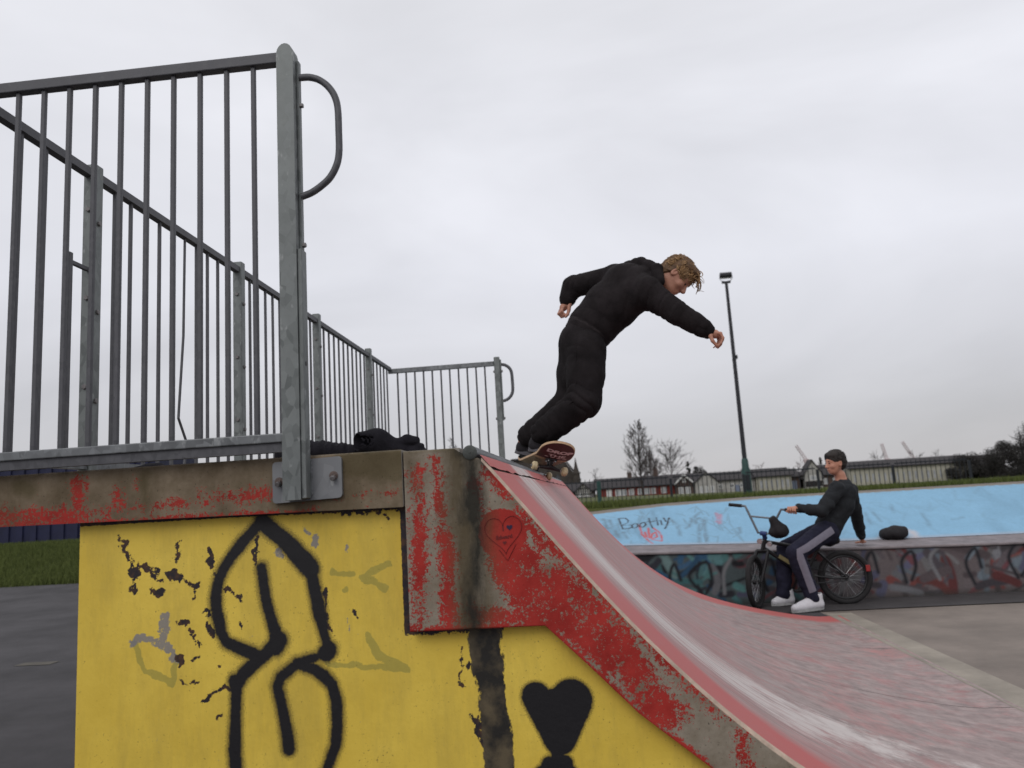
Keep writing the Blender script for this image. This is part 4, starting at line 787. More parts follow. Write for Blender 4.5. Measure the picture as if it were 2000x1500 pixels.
mb2 = MB(); mb2.prism([(XA, 8.07, -.02), (XA, 8.07, .40), (XA, 8.5, .42), (XA, 9.6, .80), (XA, 10.6, .80), (XA, 10.6, -.02)], (XB-XA, 0, 0)); fix_normals(mb2.build('bank_core', M['conc'], bk))
# =================================================================== CLOTHES ON THE DECK
def onpile(): pass
Yc = 2.40; s = SDF((-1.02, 2.25, 1.30), (-.50, 2.65, 1.46), .0042)
for a, b, ra, rb in (((-.90, Yc, 1.366), (-.80, Yc, 1.364), .036, .034), ((-.82, Yc-.02, 1.362), (-.72, Yc-.02, 1.352), .030, .026), ((-.86, Yc+.04, 1.366), (-.74, Yc+.05, 1.358), .036, .030), ((-.76, Yc-.01, 1.358), (-.67, Yc, 1.348), .026, .022), ((-.95, Yc, 1.36), (-.88, Yc, 1.366), .03, .036)):
    s.cone(a, b, ra, rb, .012, rip=(.005, 22, 1))
s.wrinkle(.003, 45, 3).folds(.006, 48, (.6, .3, .7), 4)
jk = s.build('folded_jacket', M['pile_cloth'], None, origin=(-.80, Yc, 1.335)); tag(jk, 'crumpled black jacket lying on the deck beside the near post', 'jacket')
# glove with an open cuff facing left and its fingers to the right
Yc = 2.38; s = SDF((-.82, 2.22, 1.30), (-.42, 2.55, 1.48), .0038)
s.cone((-.680, Yc-.02, 1.384), (-.640, Yc-.005, 1.386), .036, .039, .012); s.cone((-.64, Yc, 1.384), (-.585, Yc, 1.366), .038, .024, .015); s.cone((-.66, Yc, 1.36), (-.56, Yc, 1.352), .028, .022, .015)
s.cone((-.595, Yc, 1.365), (-.545, Yc-.005, 1.381), .017, .0185, .010); s.cone((-.545, Yc-.005, 1.381), (-.515, Yc-.01, 1.380), .0185, .012, .006)
s.cone((-.58, Yc, 1.354), (-.505, Yc+.01, 1.352), .020, .012, .010); s.cone((-.525, Yc-.01, 1.356), (-.497, Yc-.015, 1.361), .008, .0075, .004); s.cone((-.53, Yc-.01, 1.349), (-.485, Yc-.015, 1.346), .012, .006, .006)
s.cone((-.725, Yc-.045, 1.386), (-.655, Yc-.022, 1.384), .027, .024, 0, sub=True)
s.wrinkle(.0016, 60, 8).folds(.0025, 70, (1, 0, .3), 6)
gl = s.build('glove', M['pile_cloth'], None, origin=(-.6, Yc, 1.335)); tag(gl, 'black glove with open cuff lying in front of the far railing bars', 'glove')
s = SDF((-1.9, 2.5, 1.30), (-1.3, 3.0, 1.46), .006)
s.cone((-1.66, 2.74, 1.355), (-1.58, 2.74, 1.358), .03, .034, .02).cone((-1.6, 2.73, 1.35), (-1.47, 2.75, 1.345), .026, .014, .02); s.wrinkle(.004, 45, 5)
bg = s.build('cloth_bundle', M['pile_cloth'], None, origin=(-1.6, 2.74, 1.335)); tag(bg, 'small dark bundle of cloth behind the near railing bars', 'bundle')

# =================================================================== PEOPLE HELPERS
def V3(t): return np.array(t, float)
def basis(fwd, up):
    f = V3(fwd); f /= np.linalg.norm(f); u = V3(up); u -= f*(u@f); u /= np.linalg.norm(u); return np.cross(f, u), u, f    # right, up, forward
def head_sdf(s, c, fwd, up, k=1.0):
    r, u, f = basis(fwd, up); c = V3(c); Rm = [r, u, f]; P = lambda a, b, d: c+(r*a+u*b+f*d)*k
    E = lambda p, rad, kk=.012, sub=False: s.ell(P(*p), [x*k for x in rad], Rm, kk, sub)
    E((0, .030, -.012), (.074, .088, .094), .03); E((0, -.02, .02), (.063, .085, .070), .03); E((0, -.075, .045), (.042, .036, .040), .025)
    E((0, .032, .068), (.050, .018, .018), .02)                                         # brow
    for sg in (-1, 1):
        E((sg*.030, .008, .098), (.017, .012, .016), .010, True)                         # eye sockets
        E((sg*.040, -.025, .066), (.022, .020, .020), .02)                               # cheeks
        E((sg*.075, -.002, -.005), (.010, .032, .020), .008)                             # ears
        E((sg*.083, -.002, .002), (.006, .018, .010), .0, True)
    s.cone(P(0, .010, .086), P(0, -.026, .108), .009*k, .013*k, .010); E((0, -.031, .100), (.019, .010, .012), .006)   # nose
    E((0, -.055, .084), (.024, .008, .012), .008); E((0, -.067, .082), (.021, .008, .011), .006); s.cone(P(-.02, -.061, .096), P(.02, -.061, .096), .003*k, .003*k, 0, sub=True)
    return P, r, u, f
def hand_fingers(s, wrist, palm_end, chains, rad, k=.006):
    s.cone(wrist, palm_end, .021, .026, .012)
    for ch, r0 in zip(chains, rad):
        for i in range(len(ch)-1):
            s.cone(ch[i], ch[i+1], r0*(1-.10*i), r0*(1-.10*(i+1)), k)

# =================================================================== SKATER
K = {k: V3(v) for k, v in SK.items()}
# board frame first, so that the feet follow it
ph, rl, pt = R_(17), R_(14), R_(2)
Ld = V3((math.sin(ph), -math.cos(ph), 0)); Ed = V3((math.cos(ph), math.sin(ph), 0)); Zd = V3((0, 0, 1))
E1 = Ed*math.cos(rl)-Zd*math.sin(rl); N1 = Zd*math.cos(rl)+Ed*math.sin(rl); L1 = Ld*math.cos(pt)+N1*math.sin(pt); N2 = N1*math.cos(pt)-Ld*math.sin(pt)
Pf = V3((-.279, 4.46, 1.3625))+E1*.090; BC = Pf-L1*.18+N2*.062
def bz(u, v):
    a = abs(u)-.235; return (a*math.tan(R_(21)) if a > .04 else (max(a, -.04)+.04)**2*2.4 if a > -.04 else 0)*1.0+.9*v*v
def bp_(u, v, h): return BC+L1*u+E1*v+N2*(bz(u, v)+h)
def hw(u):
    a = abs(u); return .102 if a < .28 else .102*math.sqrt(max(0, 1-((a-.28)/.125)**2))
heelN = bp_(.085, -.085, .036); toeN = bp_(.165, .075, .032); heelF = bp_(-.31, -.085, .036); toeF = bp_(-.25, .075, .036)
HF, HU = (.52, -.20, -.84), (.84, 0, .54)
s = SDF((-.50, 4.10, 1.40), (1.0, 5.1, 2.68), .0052)
HP, hr, hu, hf = head_sdf(s, K['head'], HF, HU, .98)
s.cone(K['neck0'], K['neck1'], .060, .054, .03)
lat = K['shN']-K['shF']
s.cone(K['pelvis'], K['waist'], .115, .105, .03, flat=(lat, 1.25)); s.cone(K['waist'], K['chest'], .105, .12, .03, flat=(lat, 1.3)); s.cone(K['chest'], K['neck0'], .11, .06, .03)
for n in 'NF':
    s.cone(K['chest'], K['sh'+n], .08, .06, .03); s.cone(K['sh'+n], K['el'+n], .052, .040, .02); s.cone(K['el'+n], K['wr'+n], .040, .024, .02)
    hl, te = (heelN, toeN) if n == 'N' else (heelF, toeF); an = hl+(te-hl)*.14+V3((0, 0, .075)); K['ank'+n] = an+(K['knee'+n]-an)*.10
    s.cone(K['hip'+n], K['knee'+n], .085, .058, .03); s.cone(K['knee'+n], an, .056, .034, .02); s.cone(an, hl+(te-hl)*.7+V3((0, 0, .012)), .032, .022, .02)
# near (right) hand: fingers hang curled, thumb under
w, p0, k1 = K['wrN'], K['p0'], K['k1']
ax = V3((.25, -.9, .15)); ax /= np.linalg.norm(ax)
base = [k1+ax*d for d in (.024, .008, -.009, -.025)]; off = [(.0, 0, 0), (.004, 0, -.004), (.002, 0, .002), (-.005, 0, .006)]
ch = []
for b, o in zip(base, off):
    o = V3(o); dlt = b-k1; ch.append([p0+dlt*.7, b, K['f1a']+dlt+o, K['f1b']+dlt*.9+o, K['f1c']+dlt*.8+o*1.3])
hand_fingers(s, w, (p0+k1)/2, ch, (.0092, .0095, .0092, .0080)); 
th = [w+ax*.02+V3((0, 0, -.004)), K['t0'], K['t1'], K['t2']]; [s.cone(th[i], th[i+1], (.015, .0115, .010, .009)[i], (.0115, .010, .009, .008)[i+0], .006) for i in range(3)]
# far (left) hand: loose curled
w, p0, k1 = K['wrF'], K['q0'], K['qk']; ax = V3((.5, -.8, .2)); ax /= np.linalg.norm(ax); ch = []
for d, o in ((.026, 0), (.009, -.003), (-.009, -.001), (-.026, .004)):
    dl = ax*d; ch.append([p0+dl*.7, k1+dl, K['qa']+dl+V3((0, 0, o)), K['qb']+dl*.9+V3((0, 0, o)), K['qc']+dl*.8])
hand_fingers(s, w, (p0+k1)/2, ch, (.0095, .0098, .0095, .0082)); th = [w+V3((.02, -.02, -.01)), K['qt1'], K['qt2'], K['qt2']+V3((-.014, -.006, -.016))]; [s.cone(th[i], th[i+1], (.014, .0115, .010)[i], (.0115, .010, .0085)[i], .006) for i in range(3)]
sk = s.build('person', M['skin'], None, origin=(-.22, 4.58, 1.42))
tag(sk, 'skateboarder with curly blond hair in black hoodie and trousers leaning out over the ramp', 'person')
# hoodie
def rcone(s, a, b, ra, rb, n, amp, k=.012):      # a sleeve with soft fold rings
    for i in range(n):
        t0, t1 = i/n, (i+1)/n; tm = (t0+t1)/2; r = ra+(rb-ra)*tm
        s.cone(a+(b-a)*t0, a+(b-a)*t1, r+amp*(-1)**i*.5, r-amp*(-1)**i*.5, k)
s = SDF((-.20, 4.10, 1.90), (.95, 5.12, 2.72), .0055)
hemA = K['waist']+(K['pelvis']-K['waist'])*.35
s.cone(hemA, K['waist'], .128, .136, .03, flat=(lat, 1.22)); s.cone(K['waist'], K['mid'], .132, .145, .03, flat=(lat, 1.24)); s.cone(K['mid'], K['chest'], .145, .142, .03, flat=(lat, 1.22))
s.cone(K['chest'], K['neck0'], .135, .085, .04)
s.cone(K['chest'], K['shN'], .112, .088, .06); s.cone(K['chest'], K['shF'], .112, .088, .06); s.cone(K['mid'], K['shN'], .11, .08, .06)
for n, cuff in (('N', .036), ('F', .036)):
    a, b, c = K['sh'+n], K['el'+n], K['wr'+n]; s.cone(a, b, .086 if n == 'N' else .082, .066, .02)
    e = b+(c-b)*.78; s.cone(b, e, .066, .055, .016); s.cone(b+(c-b)*.80, b+(c-b)*.97, .046, .041, .010)
    s.cone(b+(c-b)*.975, c+(c-b)*.20, .032, .028, 0, sub=True)
s.cone(K['hood1'], K['hood2'], .038, .046, .010, rip=(.004, 9, 0)); s.cone(K['hood2'], K['hood3'], .046, .040, .010); s.cone(K['hood3'], K['hood4'], .040, .034, .010)
s.cone(K['hood1']+V3((.05, .0, -.05)), K['hood2']+V3((.03, 0, -.07)), .06, .06, .02)
s.cone(K['neck1'], K['head']+V3((.04, -.02, -.01)), .070, .075, .01, sub=True)
s.wrinkle(.0012, 40, 11)
s.folds(.0065, 21, (.85, .25, -.45), 1).folds(.011, 42, K['elN']-K['shN'], 2, (K['elN']+K['shN'])/2, .14).folds(.010, 55, K['wrN']-K['elN'], 3, K['wrN']+(K['elN']-K['wrN'])*.35, .09)
s.folds(.010, 48, K['elF']-K['shF'], 4, K['elF'], .10).folds(.010, 34, (.6, 0, .8), 5, K['waist'], .17)
hd = s.build('hoodie', M['cloth_black'], sk)
# ribbed waistband and cuffs
s = SDF((-.15, 4.25, 1.95), (.35, 5.0, 2.35), .005); hB = K['waist']+(K['pelvis']-K['waist'])*.62
ha = hemA+(K['waist']-hemA)*.1; s.cone(ha, hB, .139, .133, 0, flat=(lat, 1.22)); s.cone(hB+(hB-ha)*.05, hB+(hB-ha)*3, .124, .124, 0, flat=(lat, 1.24), sub=True); s.folds(.004, 95, lat, 8)
s.build('waistband', M['rib'], hd)
for n in 'NF':
    b_, c_ = K['el'+n], K['wr'+n]; s = SDF(c_-.13, c_+.13, .004); a0, a1 = b_+(c_-b_)*.80, b_+(c_-b_)*.955; s.cone(a0, a1, .050, .043, 0); s.cone(a1+(c_-b_)*.01, a1+(c_-b_)*.4, .035, .032, 0, sub=True); s.build('cuff', M['rib'], hd)
# kangaroo pocket edge and hood seam
mb = MB(); nA = V3((.80, -.30, -.52)); nA /= np.linalg.norm(nA); pk = K['mid']*.75+K['waist']*.25
mb.tube([K['chest']*.5+K['shN']*.5+V3((-.02, -.09, .075)), K['shN']+V3((-.055, -.055, .035)), K['shN']+V3((-.05, -.075, -.04))], .0035, 5); mb.build('shoulder_seam', M['cloth_black'], hd, smooth=True)
# trousers
s = SDF((-.50, 4.15, 1.40), (.42, 5.05, 2.36), .0055)
wa = K['waist']+(K['pelvis']-K['waist'])*.15
s.cone(wa, K['pelvis'], .108, .122, .03, flat=(lat, 1.2)); s.ell(K['pelvis']+V3((-.015, .01, -.02)), (.13, .16, .125), k=.03)
for n in 'NF':
    h, k_, a_ = K['hip'+n], K['knee'+n], K['ank'+n]
    q_ = 1.0 if n == 'N' else .93
    s.cone(h, (h+k_)/2, .116*q_, .110*q_, .05); s.cone((h+k_)/2, k_, .110*q_, .097*q_, .02); s.cone(k_, k_+(a_-k_)*.62, .094, .083, .02)
    sh = a_-k_
    for i, (t, r) in enumerate(((.60, .083), (.72, .077), (.83, .082), (.92, .074))):
        s.cone(k_+sh*t, k_+sh*(t+.04)+V3((.010*(-1)**i, 0, .004)), r, r*.95, .012)
hm_ = (K['hipN']+K['hipF'])/2; km_ = (K['kneeN']+K['kneeF'])/2; s.cone(hm_, hm_*.45+km_*.55+V3((-.01, .02, 0)), .115, .085, .06)
s.wrinkle(.0012, 36, 21)
s.folds(.0055, 26, (.9, .35, .12), 7).folds(.019, 34, (.55, .1, .8), 8, K['kneeN']+V3((-.05, 0, -.02)), .16).folds(.012, 50, K['ankN']-K['kneeN'], 9, K['ankN'], .13).folds(.012, 50, K['ankF']-K['kneeF'], 10, K['ankF'], .13)
s.folds(.009, 40, (.8, 0, .4), 11, K['hipN'], .15)
tro = s.build('trousers', M['trouser_black'], sk)
h, k_, a_ = K['hipN'], K['kneeN'], K['ankN']; sd_ = V3((-.50, -.87, .05)); sd_ /= np.linalg.norm(sd_)
mb = MB(); mb.tube([K['waist']*.3+K['pelvis']*.7+sd_*.135, h+sd_*.121, h*.75+k_*.25+sd_*.118, (h+k_)/2+sd_*.113, h*.25+k_*.75+sd_*.106, k_+sd_*.098, k_*.7+a_*.3+sd_*.091], .0042, 5); mb.build('side_seam', M['trouser_black'], tro, smooth=True)
# shoes: upper + sole
def shoe(heel, toe, up, mu, ms, nm, parent, k=1.0):
    heel, toe, up = V3(heel), V3(toe), V3(up); L = toe-heel; L = L/np.linalg.norm(L); up = up-L*(up@L); up /= np.linalg.norm(up); sd = np.cross(L, up)
    lo = np.minimum(heel, toe)-.14; hi = np.maximum(heel, toe)+.17; D = np.linalg.norm(toe-heel)
    s = SDF(lo, hi, .0045); P = lambda t, h, q=0: heel+L*t*D+up*h*k+sd*q*k
    s.cone(P(0, .030), P(.5, .030), .040*k, .042*k, .02); s.cone(P(.5, .026), P(1.0, .018), .043*k, .034*k, .02, flat=(sd, 1.12)); s.cone(P(0.02, .035), P(.03, .105), .040*k, .042*k, .02); s.cone(P(.22, .075), P(.75, .040), .036*k, .030*k, .02)
    s.cone(P(.02, .07), P(.05, .15), .034*k, .036*k, 0, sub=True)
    o = s.build('shoe', mu, parent)
    n = 28; rim = []
    for i in range(n):
        t = 2*math.pi*i/n; c, sn = math.cos(t), math.sin(t); wdt = (.047 if c > -.2 else .040)*k
        rim.append((c*(D*.5+.040*k), sn*wdt*(1-.12*(c > .8))))
    mb = MB(); mid = (heel+toe)/2
    mb.prism([mid+L*a+sd*b-up*.016*k for a, b in rim], tuple(up*.026*k)); fix_normals(mb.build('sole', ms, o))
    mb = MB()
    for j in range(4):
        t = .36+.11*j; hgt = .112-.06*(t-.36)/.4*1.0-.008
        mb.tube([P(t, hgt-.012, -.026), P(t+.01, hgt+.002, 0), P(t, hgt-.012, .026)], .0028, 5)
    mb.build('lace', M['sole_grey'] if mu is not M['shoe_black'] else M['sole_dark'], o); return o
shoe(heelN, toeN, N2, M['shoe_black'], M['sole_dark'], 'shoe', sk); shoe(heelF, toeF, N2, M['shoe_black'], M['sole_dark'], 'shoe', sk)
# hair: cap with curls
s = SDF(K['head']-.2, K['head']+.2, .005); Rm = [hr, hu, hf]
s.ell(HP(0, .040, -.022), (.086, .092, .098), Rm, .02); s.ell(HP(0, .095, .03), (.07, .035, .065), Rm, .03); s.ell(HP(0, -.02, -.07), (.066, .07, .045), Rm, .03)
s.ell(HP(0, -.045, .105), (.082, .085, .075), Rm, 0, sub=True); s.ell(HP(0, .0, .13), (.06, .05, .05), Rm, 0, sub=True)
for sg in (-1, 1): s.ell(HP(sg*.095, -.035, .02), (.035, .055, .055), Rm, 0, sub=True)
s.wrinkle(.006, 60, 31); s.wrinkle(.004, 130, 32)
hair = s.build('hair', M['hairdark'], sk)
mb = MB(); g = np.random.default_rng(3)
for i in range(1000):
    th = g.uniform(0, 2*math.pi); ph_ = math.acos(g.uniform(-.45, 1)); dr = V3((math.sin(ph_)*math.cos(th), math.cos(ph_), math.sin(ph_)*math.sin(th)))   # r,u,f
    if dr[2] > .60 and dr[1] < .30: continue
    if dr[1] < -.05 and dr[2] > -.25: continue
    flow = V3((dr[0]*.5, -.55, .9 if dr[2] > -.25 else -.5)); flow = flow-dr*(flow@dr); flow /= np.linalg.norm(flow); side = np.cross(dr, flow)
    ln = g.uniform(.25, .75); am = g.uniform(.06, .20); f_ = g.uniform(6, 12); ph0 = g.uniform(0, 6); lift = g.uniform(.02, .22)**1.2; pts = []
    for q in np.linspace(0, 1, 9):
        d2 = dr*math.cos(ln*q)+flow*math.sin(ln*q)+side*am*math.sin(f_*q+ph0)*q; d2 /= np.linalg.norm(d2); k_ = 1.0+lift*q+.035*math.cos(f_*q+ph0)
        pts.append(HP(d2[0]*.084*k_, .036+d2[1]*.094*k_, -.016+d2[2]*.100*k_))
    mb.tube(pts, [.0032, .0036, .0036, .0034, .0032, .003, .0026, .002, .001], 4)
for i in range(22):    # loose fringe locks falling off the forehead
    p = HP(g.uniform(-.05, .06), .10+g.uniform(-.02, .02), .07); dn = V3((.35, 0, -.94)); sw = g.normal(size=3)*.02; ln = g.uniform(.03, .085); R0 = g.uniform(.008, .02)
    pts = [p+dn*ln*q+sw*q+V3((R0*math.sin(5*q+i), 0, R0*math.cos(5*q+i))) for q in np.linspace(0, 1, 9)]; mb.tube(pts, [.0028]*6+[.002, .0015, .001], 4)
tag(mb.build('curls', M['hair'], hair, smooth=True), kind='stuff')
for sg in (-1, 1):
    mb = MB(); c = HP(sg*.030, .006, .086); mb.tube([c-hr*.012-hu*.001, c-hr*.004+hf*.002, c+hr*.004+hf*.002, c+hr*.012-hu*.001], [.001, .0042, .0042, .001], 6); mb.build('eye', M['eye'], sk)
for sg in (-1, 1):
    mb = MB(); mb.tube([HP(sg*.014, .026, .090), HP(sg*.030, .032, .086), HP(sg*.047, .028, .072)], [.002, .0032, .0015], 5); mb.build('eyebrow', M['hair'], sk)

# =================================================================== SKATEBOARD
bd = thing('skateboard', tuple(BC), 'scratched skateboard with maroon underside tipping over the steel coping', 'skateboard')
us = np.concatenate([np.linspace(-.404, -.27, 16), np.linspace(-.25, .25, 16), np.linspace(.27, .404, 16)]); vs2 = np.linspace(-1, 1, 11)
def deck_sheet(name, h, m, ua=-.405, ub=.405, shrink=1.0):
    U_ = [u for u in us if ua <= u <= ub]; P = [bp_(u, v*hw(u)*shrink, h) for u in U_ for v in vs2]
    return mesh_obj(name, P, grid_faces(len(U_), 11), m, bd, smooth=True)
top = [bp_(u, v*hw(u), .006) for u in us for v in vs2]; bot = [bp_(u, v*hw(u), -.006) for u in us for v in vs2]; n = len(top); nu = len(us)
F = [tuple(f) for f in grid_faces(nu, 11)]; F2 = [tuple(i+n for i in f[::-1]) for f in F]
ring = [i*11 for i in range(nu)]+[(nu-1)*11+j for j in range(1, 11)]+[i*11+10 for i in range(nu-2, -1, -1)]+[j for j in range(9, 0, -1)]
F3 = [(ring[i], ring[(i+1) % len(ring)], ring[(i+1) % len(ring)]+n, ring[i]+n) for i in range(len(ring))]
fix_normals(mesh_obj('deck', top+bot, F+F2+F3, M['ply'], bd)); deck_sheet('grip_tape', .0068, M['grip'], shrink=.985)
deck_sheet('graphic', -.0068, M['boardpaint'], .16, .405, .96); deck_sheet('graphic', -.0068, M['boardwood'], -.405, .145, .96)
def onb(cu, cv, sc=1): return lambda x, y: bp_(cu+y*sc, cv+x*sc, -.0082)
flat_text('DROP', .056, M['print'], 'lettering', bd, lambda x, y: bp_(.296+y*.72, .012+x*1.0, -.0082), bold=.0035)
flat_text('THE', .050, M['print'], 'lettering', bd, lambda x, y: bp_(.252+y*.72, .010+x*1.1, -.0082), bold=.0015)
for i in range(4):
    mb = MB(); v0 = -.058+i*.036; mb.add([bp_(.236+a*.010, v0+b*.024, -.0082) for a, b in ((0, 0), (0, 1), (1, 1), (1, .1))], [(0, 1, 2, 3)]); mb.build('print_mark', M['print'], bd)
for su in (1, -1):
    tr = thing('truck', tuple(BC+L1*.18*su-N2*.03), None, None); tr.parent = bd; tr.location = Vector(tuple(BC+L1*.18*su-N2*.03))-ORG[bd]
    c = BC+L1*.18*su; ax0 = c-N2*.062
    mb = MB(); P = lambda u, v, h: c+L1*u+E1*v+N2*h
    mb.add([P(a, b, hh) for hh in (-.007, -.016) for a, b in ((-.04, -.028), (.04, -.028), (.04, .028), (-.04, .028))], [(0, 1, 2, 3), (7, 6, 5, 4), (0, 4, 5, 1), (1, 5, 6, 2), (2, 6, 7, 3), (3, 7, 4, 0)]); fix_normals(mb.build('base_plate', M['truck'], tr))
    mb = MB(); mb.tube([P(-.016*su, 0, -.012), P(-.016*su, 0, -.030), P(-.02*su, 0, -.052)], [.019, .017, .012], 10); mb.tube([P(.02*su, 0, -.015), P(.012*su, 0, -.045)], [.012, .009], 8)
    mb.tube([ax0-E1*.062, ax0-E1*.03+N2*.004, ax0+N2*.012, ax0+E1*.03+N2*.004, ax0+E1*.062], [.008, .011, .018, .011, .008], 10); mb.build('hanger', M['truck'], tr, smooth=True)
    mb = MB(); mb.tube([ax0-E1*.112, ax0+E1*.112], .004, 8); mb.build('axle', M['chrome'], tr)
    mb = MB()
    for a in (-.027, .027):
        for b in (-.02, .02): mb.disc_bolt(P(a, b, -.016), -N2, .0042, .007)
    tag(mb.build('mounting_bolts', M['chrome'], tr), kind='stuff')
    for sv in (-1, 1):
        wc = ax0+E1*.090*sv; mb = MB(); r = .0265
        mb.tube([wc-E1*.017, wc-E1*.0165, wc-E1*.009, wc+E1*.009, wc+E1*.0165, wc+E1*.017], [r*.55, r*.72, r, r, r*.72, r*.55], 22); wh = mb.build('wheel', M['wheel'], bd, smooth=True)
        mb = MB(); mb.tube([wc+E1*sv*.0165, wc+E1*sv*.0195], [.011, .009], 12); mb.build('bearing', M['truck'], wh)

# =================================================================== BIKE
bkC = BK; BY = 7.79
bike = thing('bmx_bike', (2.0, BY, 0), 'small black BMX bike standing by the graffiti ledge wall', 'bicycle')
rear = Vector((2.409, BY, .255)); WR = .255
def wheel(name_parent, c, fw, axd):
    """wheel in the plane spanned by fw and z; axd the axle direction"""
    c = Vector(c); fw = Vector(fw).normalized(); axd = Vector(axd).normalized(); up = Vector((0, 0, 1)); up = (up-axd*up.dot(axd)).normalized()
    wt = thing('wheel', tuple(c), None, None); wt.parent = bike; wt.location = c-ORG[bike]
    ring = lambda r, n=40: [c+(fw*math.cos(a)+up*math.sin(a))*r for a in np.linspace(0, 2*math.pi, n, endpoint=False)]
    mb = MB(); mb.tube(ring(WR-.026), .026, 10, closed=True); mb.build('tyre', M['tyre'], wt, smooth=True)
    mb = MB(); mb.tube(ring(WR-.058), .011, 8, closed=True); mb.build('rim', M['rim_b'], wt, smooth=True)
    mb = MB(); mb.tube([c-axd*.055, c-axd*.03, c-axd*.028, c+axd*.028, c+axd*.03, c+axd*.055], [.008, .008, .024, .024, .008, .008], 12); mb.build('hub', M['rim_b'], wt)
    mb = MB()
    for k in range(28):
        a = 2*math.pi*k/28; e = c+(fw*math.cos(a)+up*math.sin(a))*(WR-.066); sd = axd*(.026 if k % 2 else -.026); b = c+sd+(fw*math.cos(a+.9*(-1)**(k//2))+up*math.sin(a+.9*(-1)**(k//2)))*.022
        mb.tube([b, e], .0014, 4)
    tag(mb.build('spokes', M['chrome'], wt), kind='stuff'); return wt
rw = wheel(bike, rear, (1, 0, 0), (0, 1, 0))
mb = MB(); mb.bbox(2.60, BY-.035, .30, 2.64, BY-.022, .36, .003); mb.build('reflector', M['redplastic'], bike)
steer = R_(62); ffw = Vector((-math.cos(steer), -math.sin(steer), 0)); fax = Vector((math.sin(steer), -math.cos(steer), 0))
ht, hb = Vector((1.70, BY, .66)), Vector((1.67, BY, .555)); front = Vector((1.575, BY-.02, .255))+ffw*.03
wheel(bike, front, ffw, fax)
bb = Vector((2.04, BY, .29)); st = Vector((2.20, BY, .55))
mb = MB(); mb.tube([ht+(ht-hb)*.1, hb-(ht-hb)*.1], .021, 12); mb.tube([ht.lerp(hb, .3), st.lerp(bb, .12)], .017, 10); mb.tube([hb.lerp(ht, .15), bb], .019, 10); mb.tube([st, bb], .016, 10)
for sg in (-1, 1):
    mb.tube([bb+Vector((.03, sg*.02, 0)), rear+Vector((-.12, sg*.05, .0)), rear+Vector((0, sg*.062, 0))], .010, 8); mb.tube([st.lerp(bb, .15)+Vector((0, sg*.012, 0)), rear+Vector((0, sg*.062, 0))], .009, 8)
mb.tube([bb-Vector((0, .04, 0)), bb+Vector((0, .04, 0))], .022, 12); mb.build('frame', M['bikeblack'], bike, smooth=True)
mb = MB(); crown = hb-(ht-hb)*.12
mb.tube([crown-fax*.055, crown+fax*.055], .016, 8)
for sg in (-1, 1): mb.tube([crown+fax*sg*.055, crown+fax*sg*.056+(front-crown)*.5, front+fax*sg*.056], [.017, .016, .012], 10)
mb.build('fork', M['bikeblack'], bike, smooth=True)
stem = ht+(ht-hb)*.16; clamp = stem+Vector((ffw.x*.045, ffw.y*.045, .03))
gR, gL = Vector((2.0, 7.62, .905)), Vector((1.42, 7.93, .995)); bd_ = (gR-gL).normalized()
m0 = (gR+gL)/2; rise = m0-clamp
pA, pB = clamp-bd_*.05, clamp+bd_*.05; kA, kB = gL+bd_*.16, gR-bd_*.16
mb = MB(); mb.tube([gL, gL+bd_*.10, kA, pA+(kA-pA)*.85, pA, pB, pB+(kB-pB)*.85, kB, gR-bd_*.10, gR], .0115, 10); xA, xB = pA+(kA-pA)*.62, pB+(kB-pB)*.62; mb.tube([xA, xB], .009, 8)
mb.build('handlebar', M['barsteel'], bike, smooth=True)
for g0, sg in ((gR, -1), (gL, 1)):
    mb = MB(); mb.tube([g0-bd_*.004*sg, g0+bd_*.125*sg], .0165, 12); mb.build('grip', M['tyre'], bike, smooth=True)
mb = MB(); mb.tube([stem-Vector((0, 0, .02)), clamp], [.022, .02], 10); mb.tube([clamp-bd_*.03, clamp+bd_*.03], .022, 10); mb.build('stem', M['bluegrip'], bike)
mb = MB(); mb.tube([clamp+ffw*.03+Vector((-.03, 0, -.07)), clamp+ffw*.055+Vector((-.03, 0, -.07))], [.028, .026], 14); mb.build('lamp', M['chrome'], bike, smooth=True)
mb = MB(); mb.tube([clamp+ffw*.03+Vector((.05, -.03, -.10)), clamp+ffw*.05+Vector((.05, -.03, -.10))], [.024, .022], 14); mb.build('lamp', M['chrome'], bike, smooth=True)
mb = MB(); mb.prism([(1.80, BY-.024, .47), (1.90, BY-.024, .40), (1.91, BY-.024, .435), (1.82, BY-.024, .50)], (0, .004, 0)); mb.build('frame_sticker', M['goldsticker'], bike)
s = SDF((2.05, BY-.12, .5), (2.5, BY+.12, .74), .006); s.cone((2.16, BY, .595), (2.30, BY, .60), .026, .05, .02, flat=((0, 1, 0), 1.3)); s.cone((2.30, BY, .60), (2.36, BY, .605), .05, .04, .02, flat=((0, 1, 0), 1.5)); s.build('saddle', M['bikeblack'], bike)
mb = MB(); mb.tube([st, Vector((2.225, BY, .60))], .012, 8); mb.build('seat_post', M['rim_b'], bike)
mb = MB(); mb.tube([bb-Vector((0, .052, 0)), bb-Vector((0, .058, 0))], [.075, .075], 24); mb.tube([bb-Vector((0, .06, 0)), bb+Vector((-.10, -.06, -.13))], .011, 8); mb.tube([bb+Vector((0, .06, 0)), bb+Vector((.10, .06, .13))], .011, 8); mb.build('crank', M['rim_b'], bike)
for c, sg in ((bb+Vector((-.10, -.06, -.13)), -1), (bb+Vector((.10, .06, .13)), 1)):
    mb = MB(); mb.bbox(c.x-.045, min(c.y, c.y+sg*.1), c.z-.009, c.x+.045, max(c.y, c.y+sg*.1), c.z+.009, .003); mb.build('pedal', M['tyre'], bike)
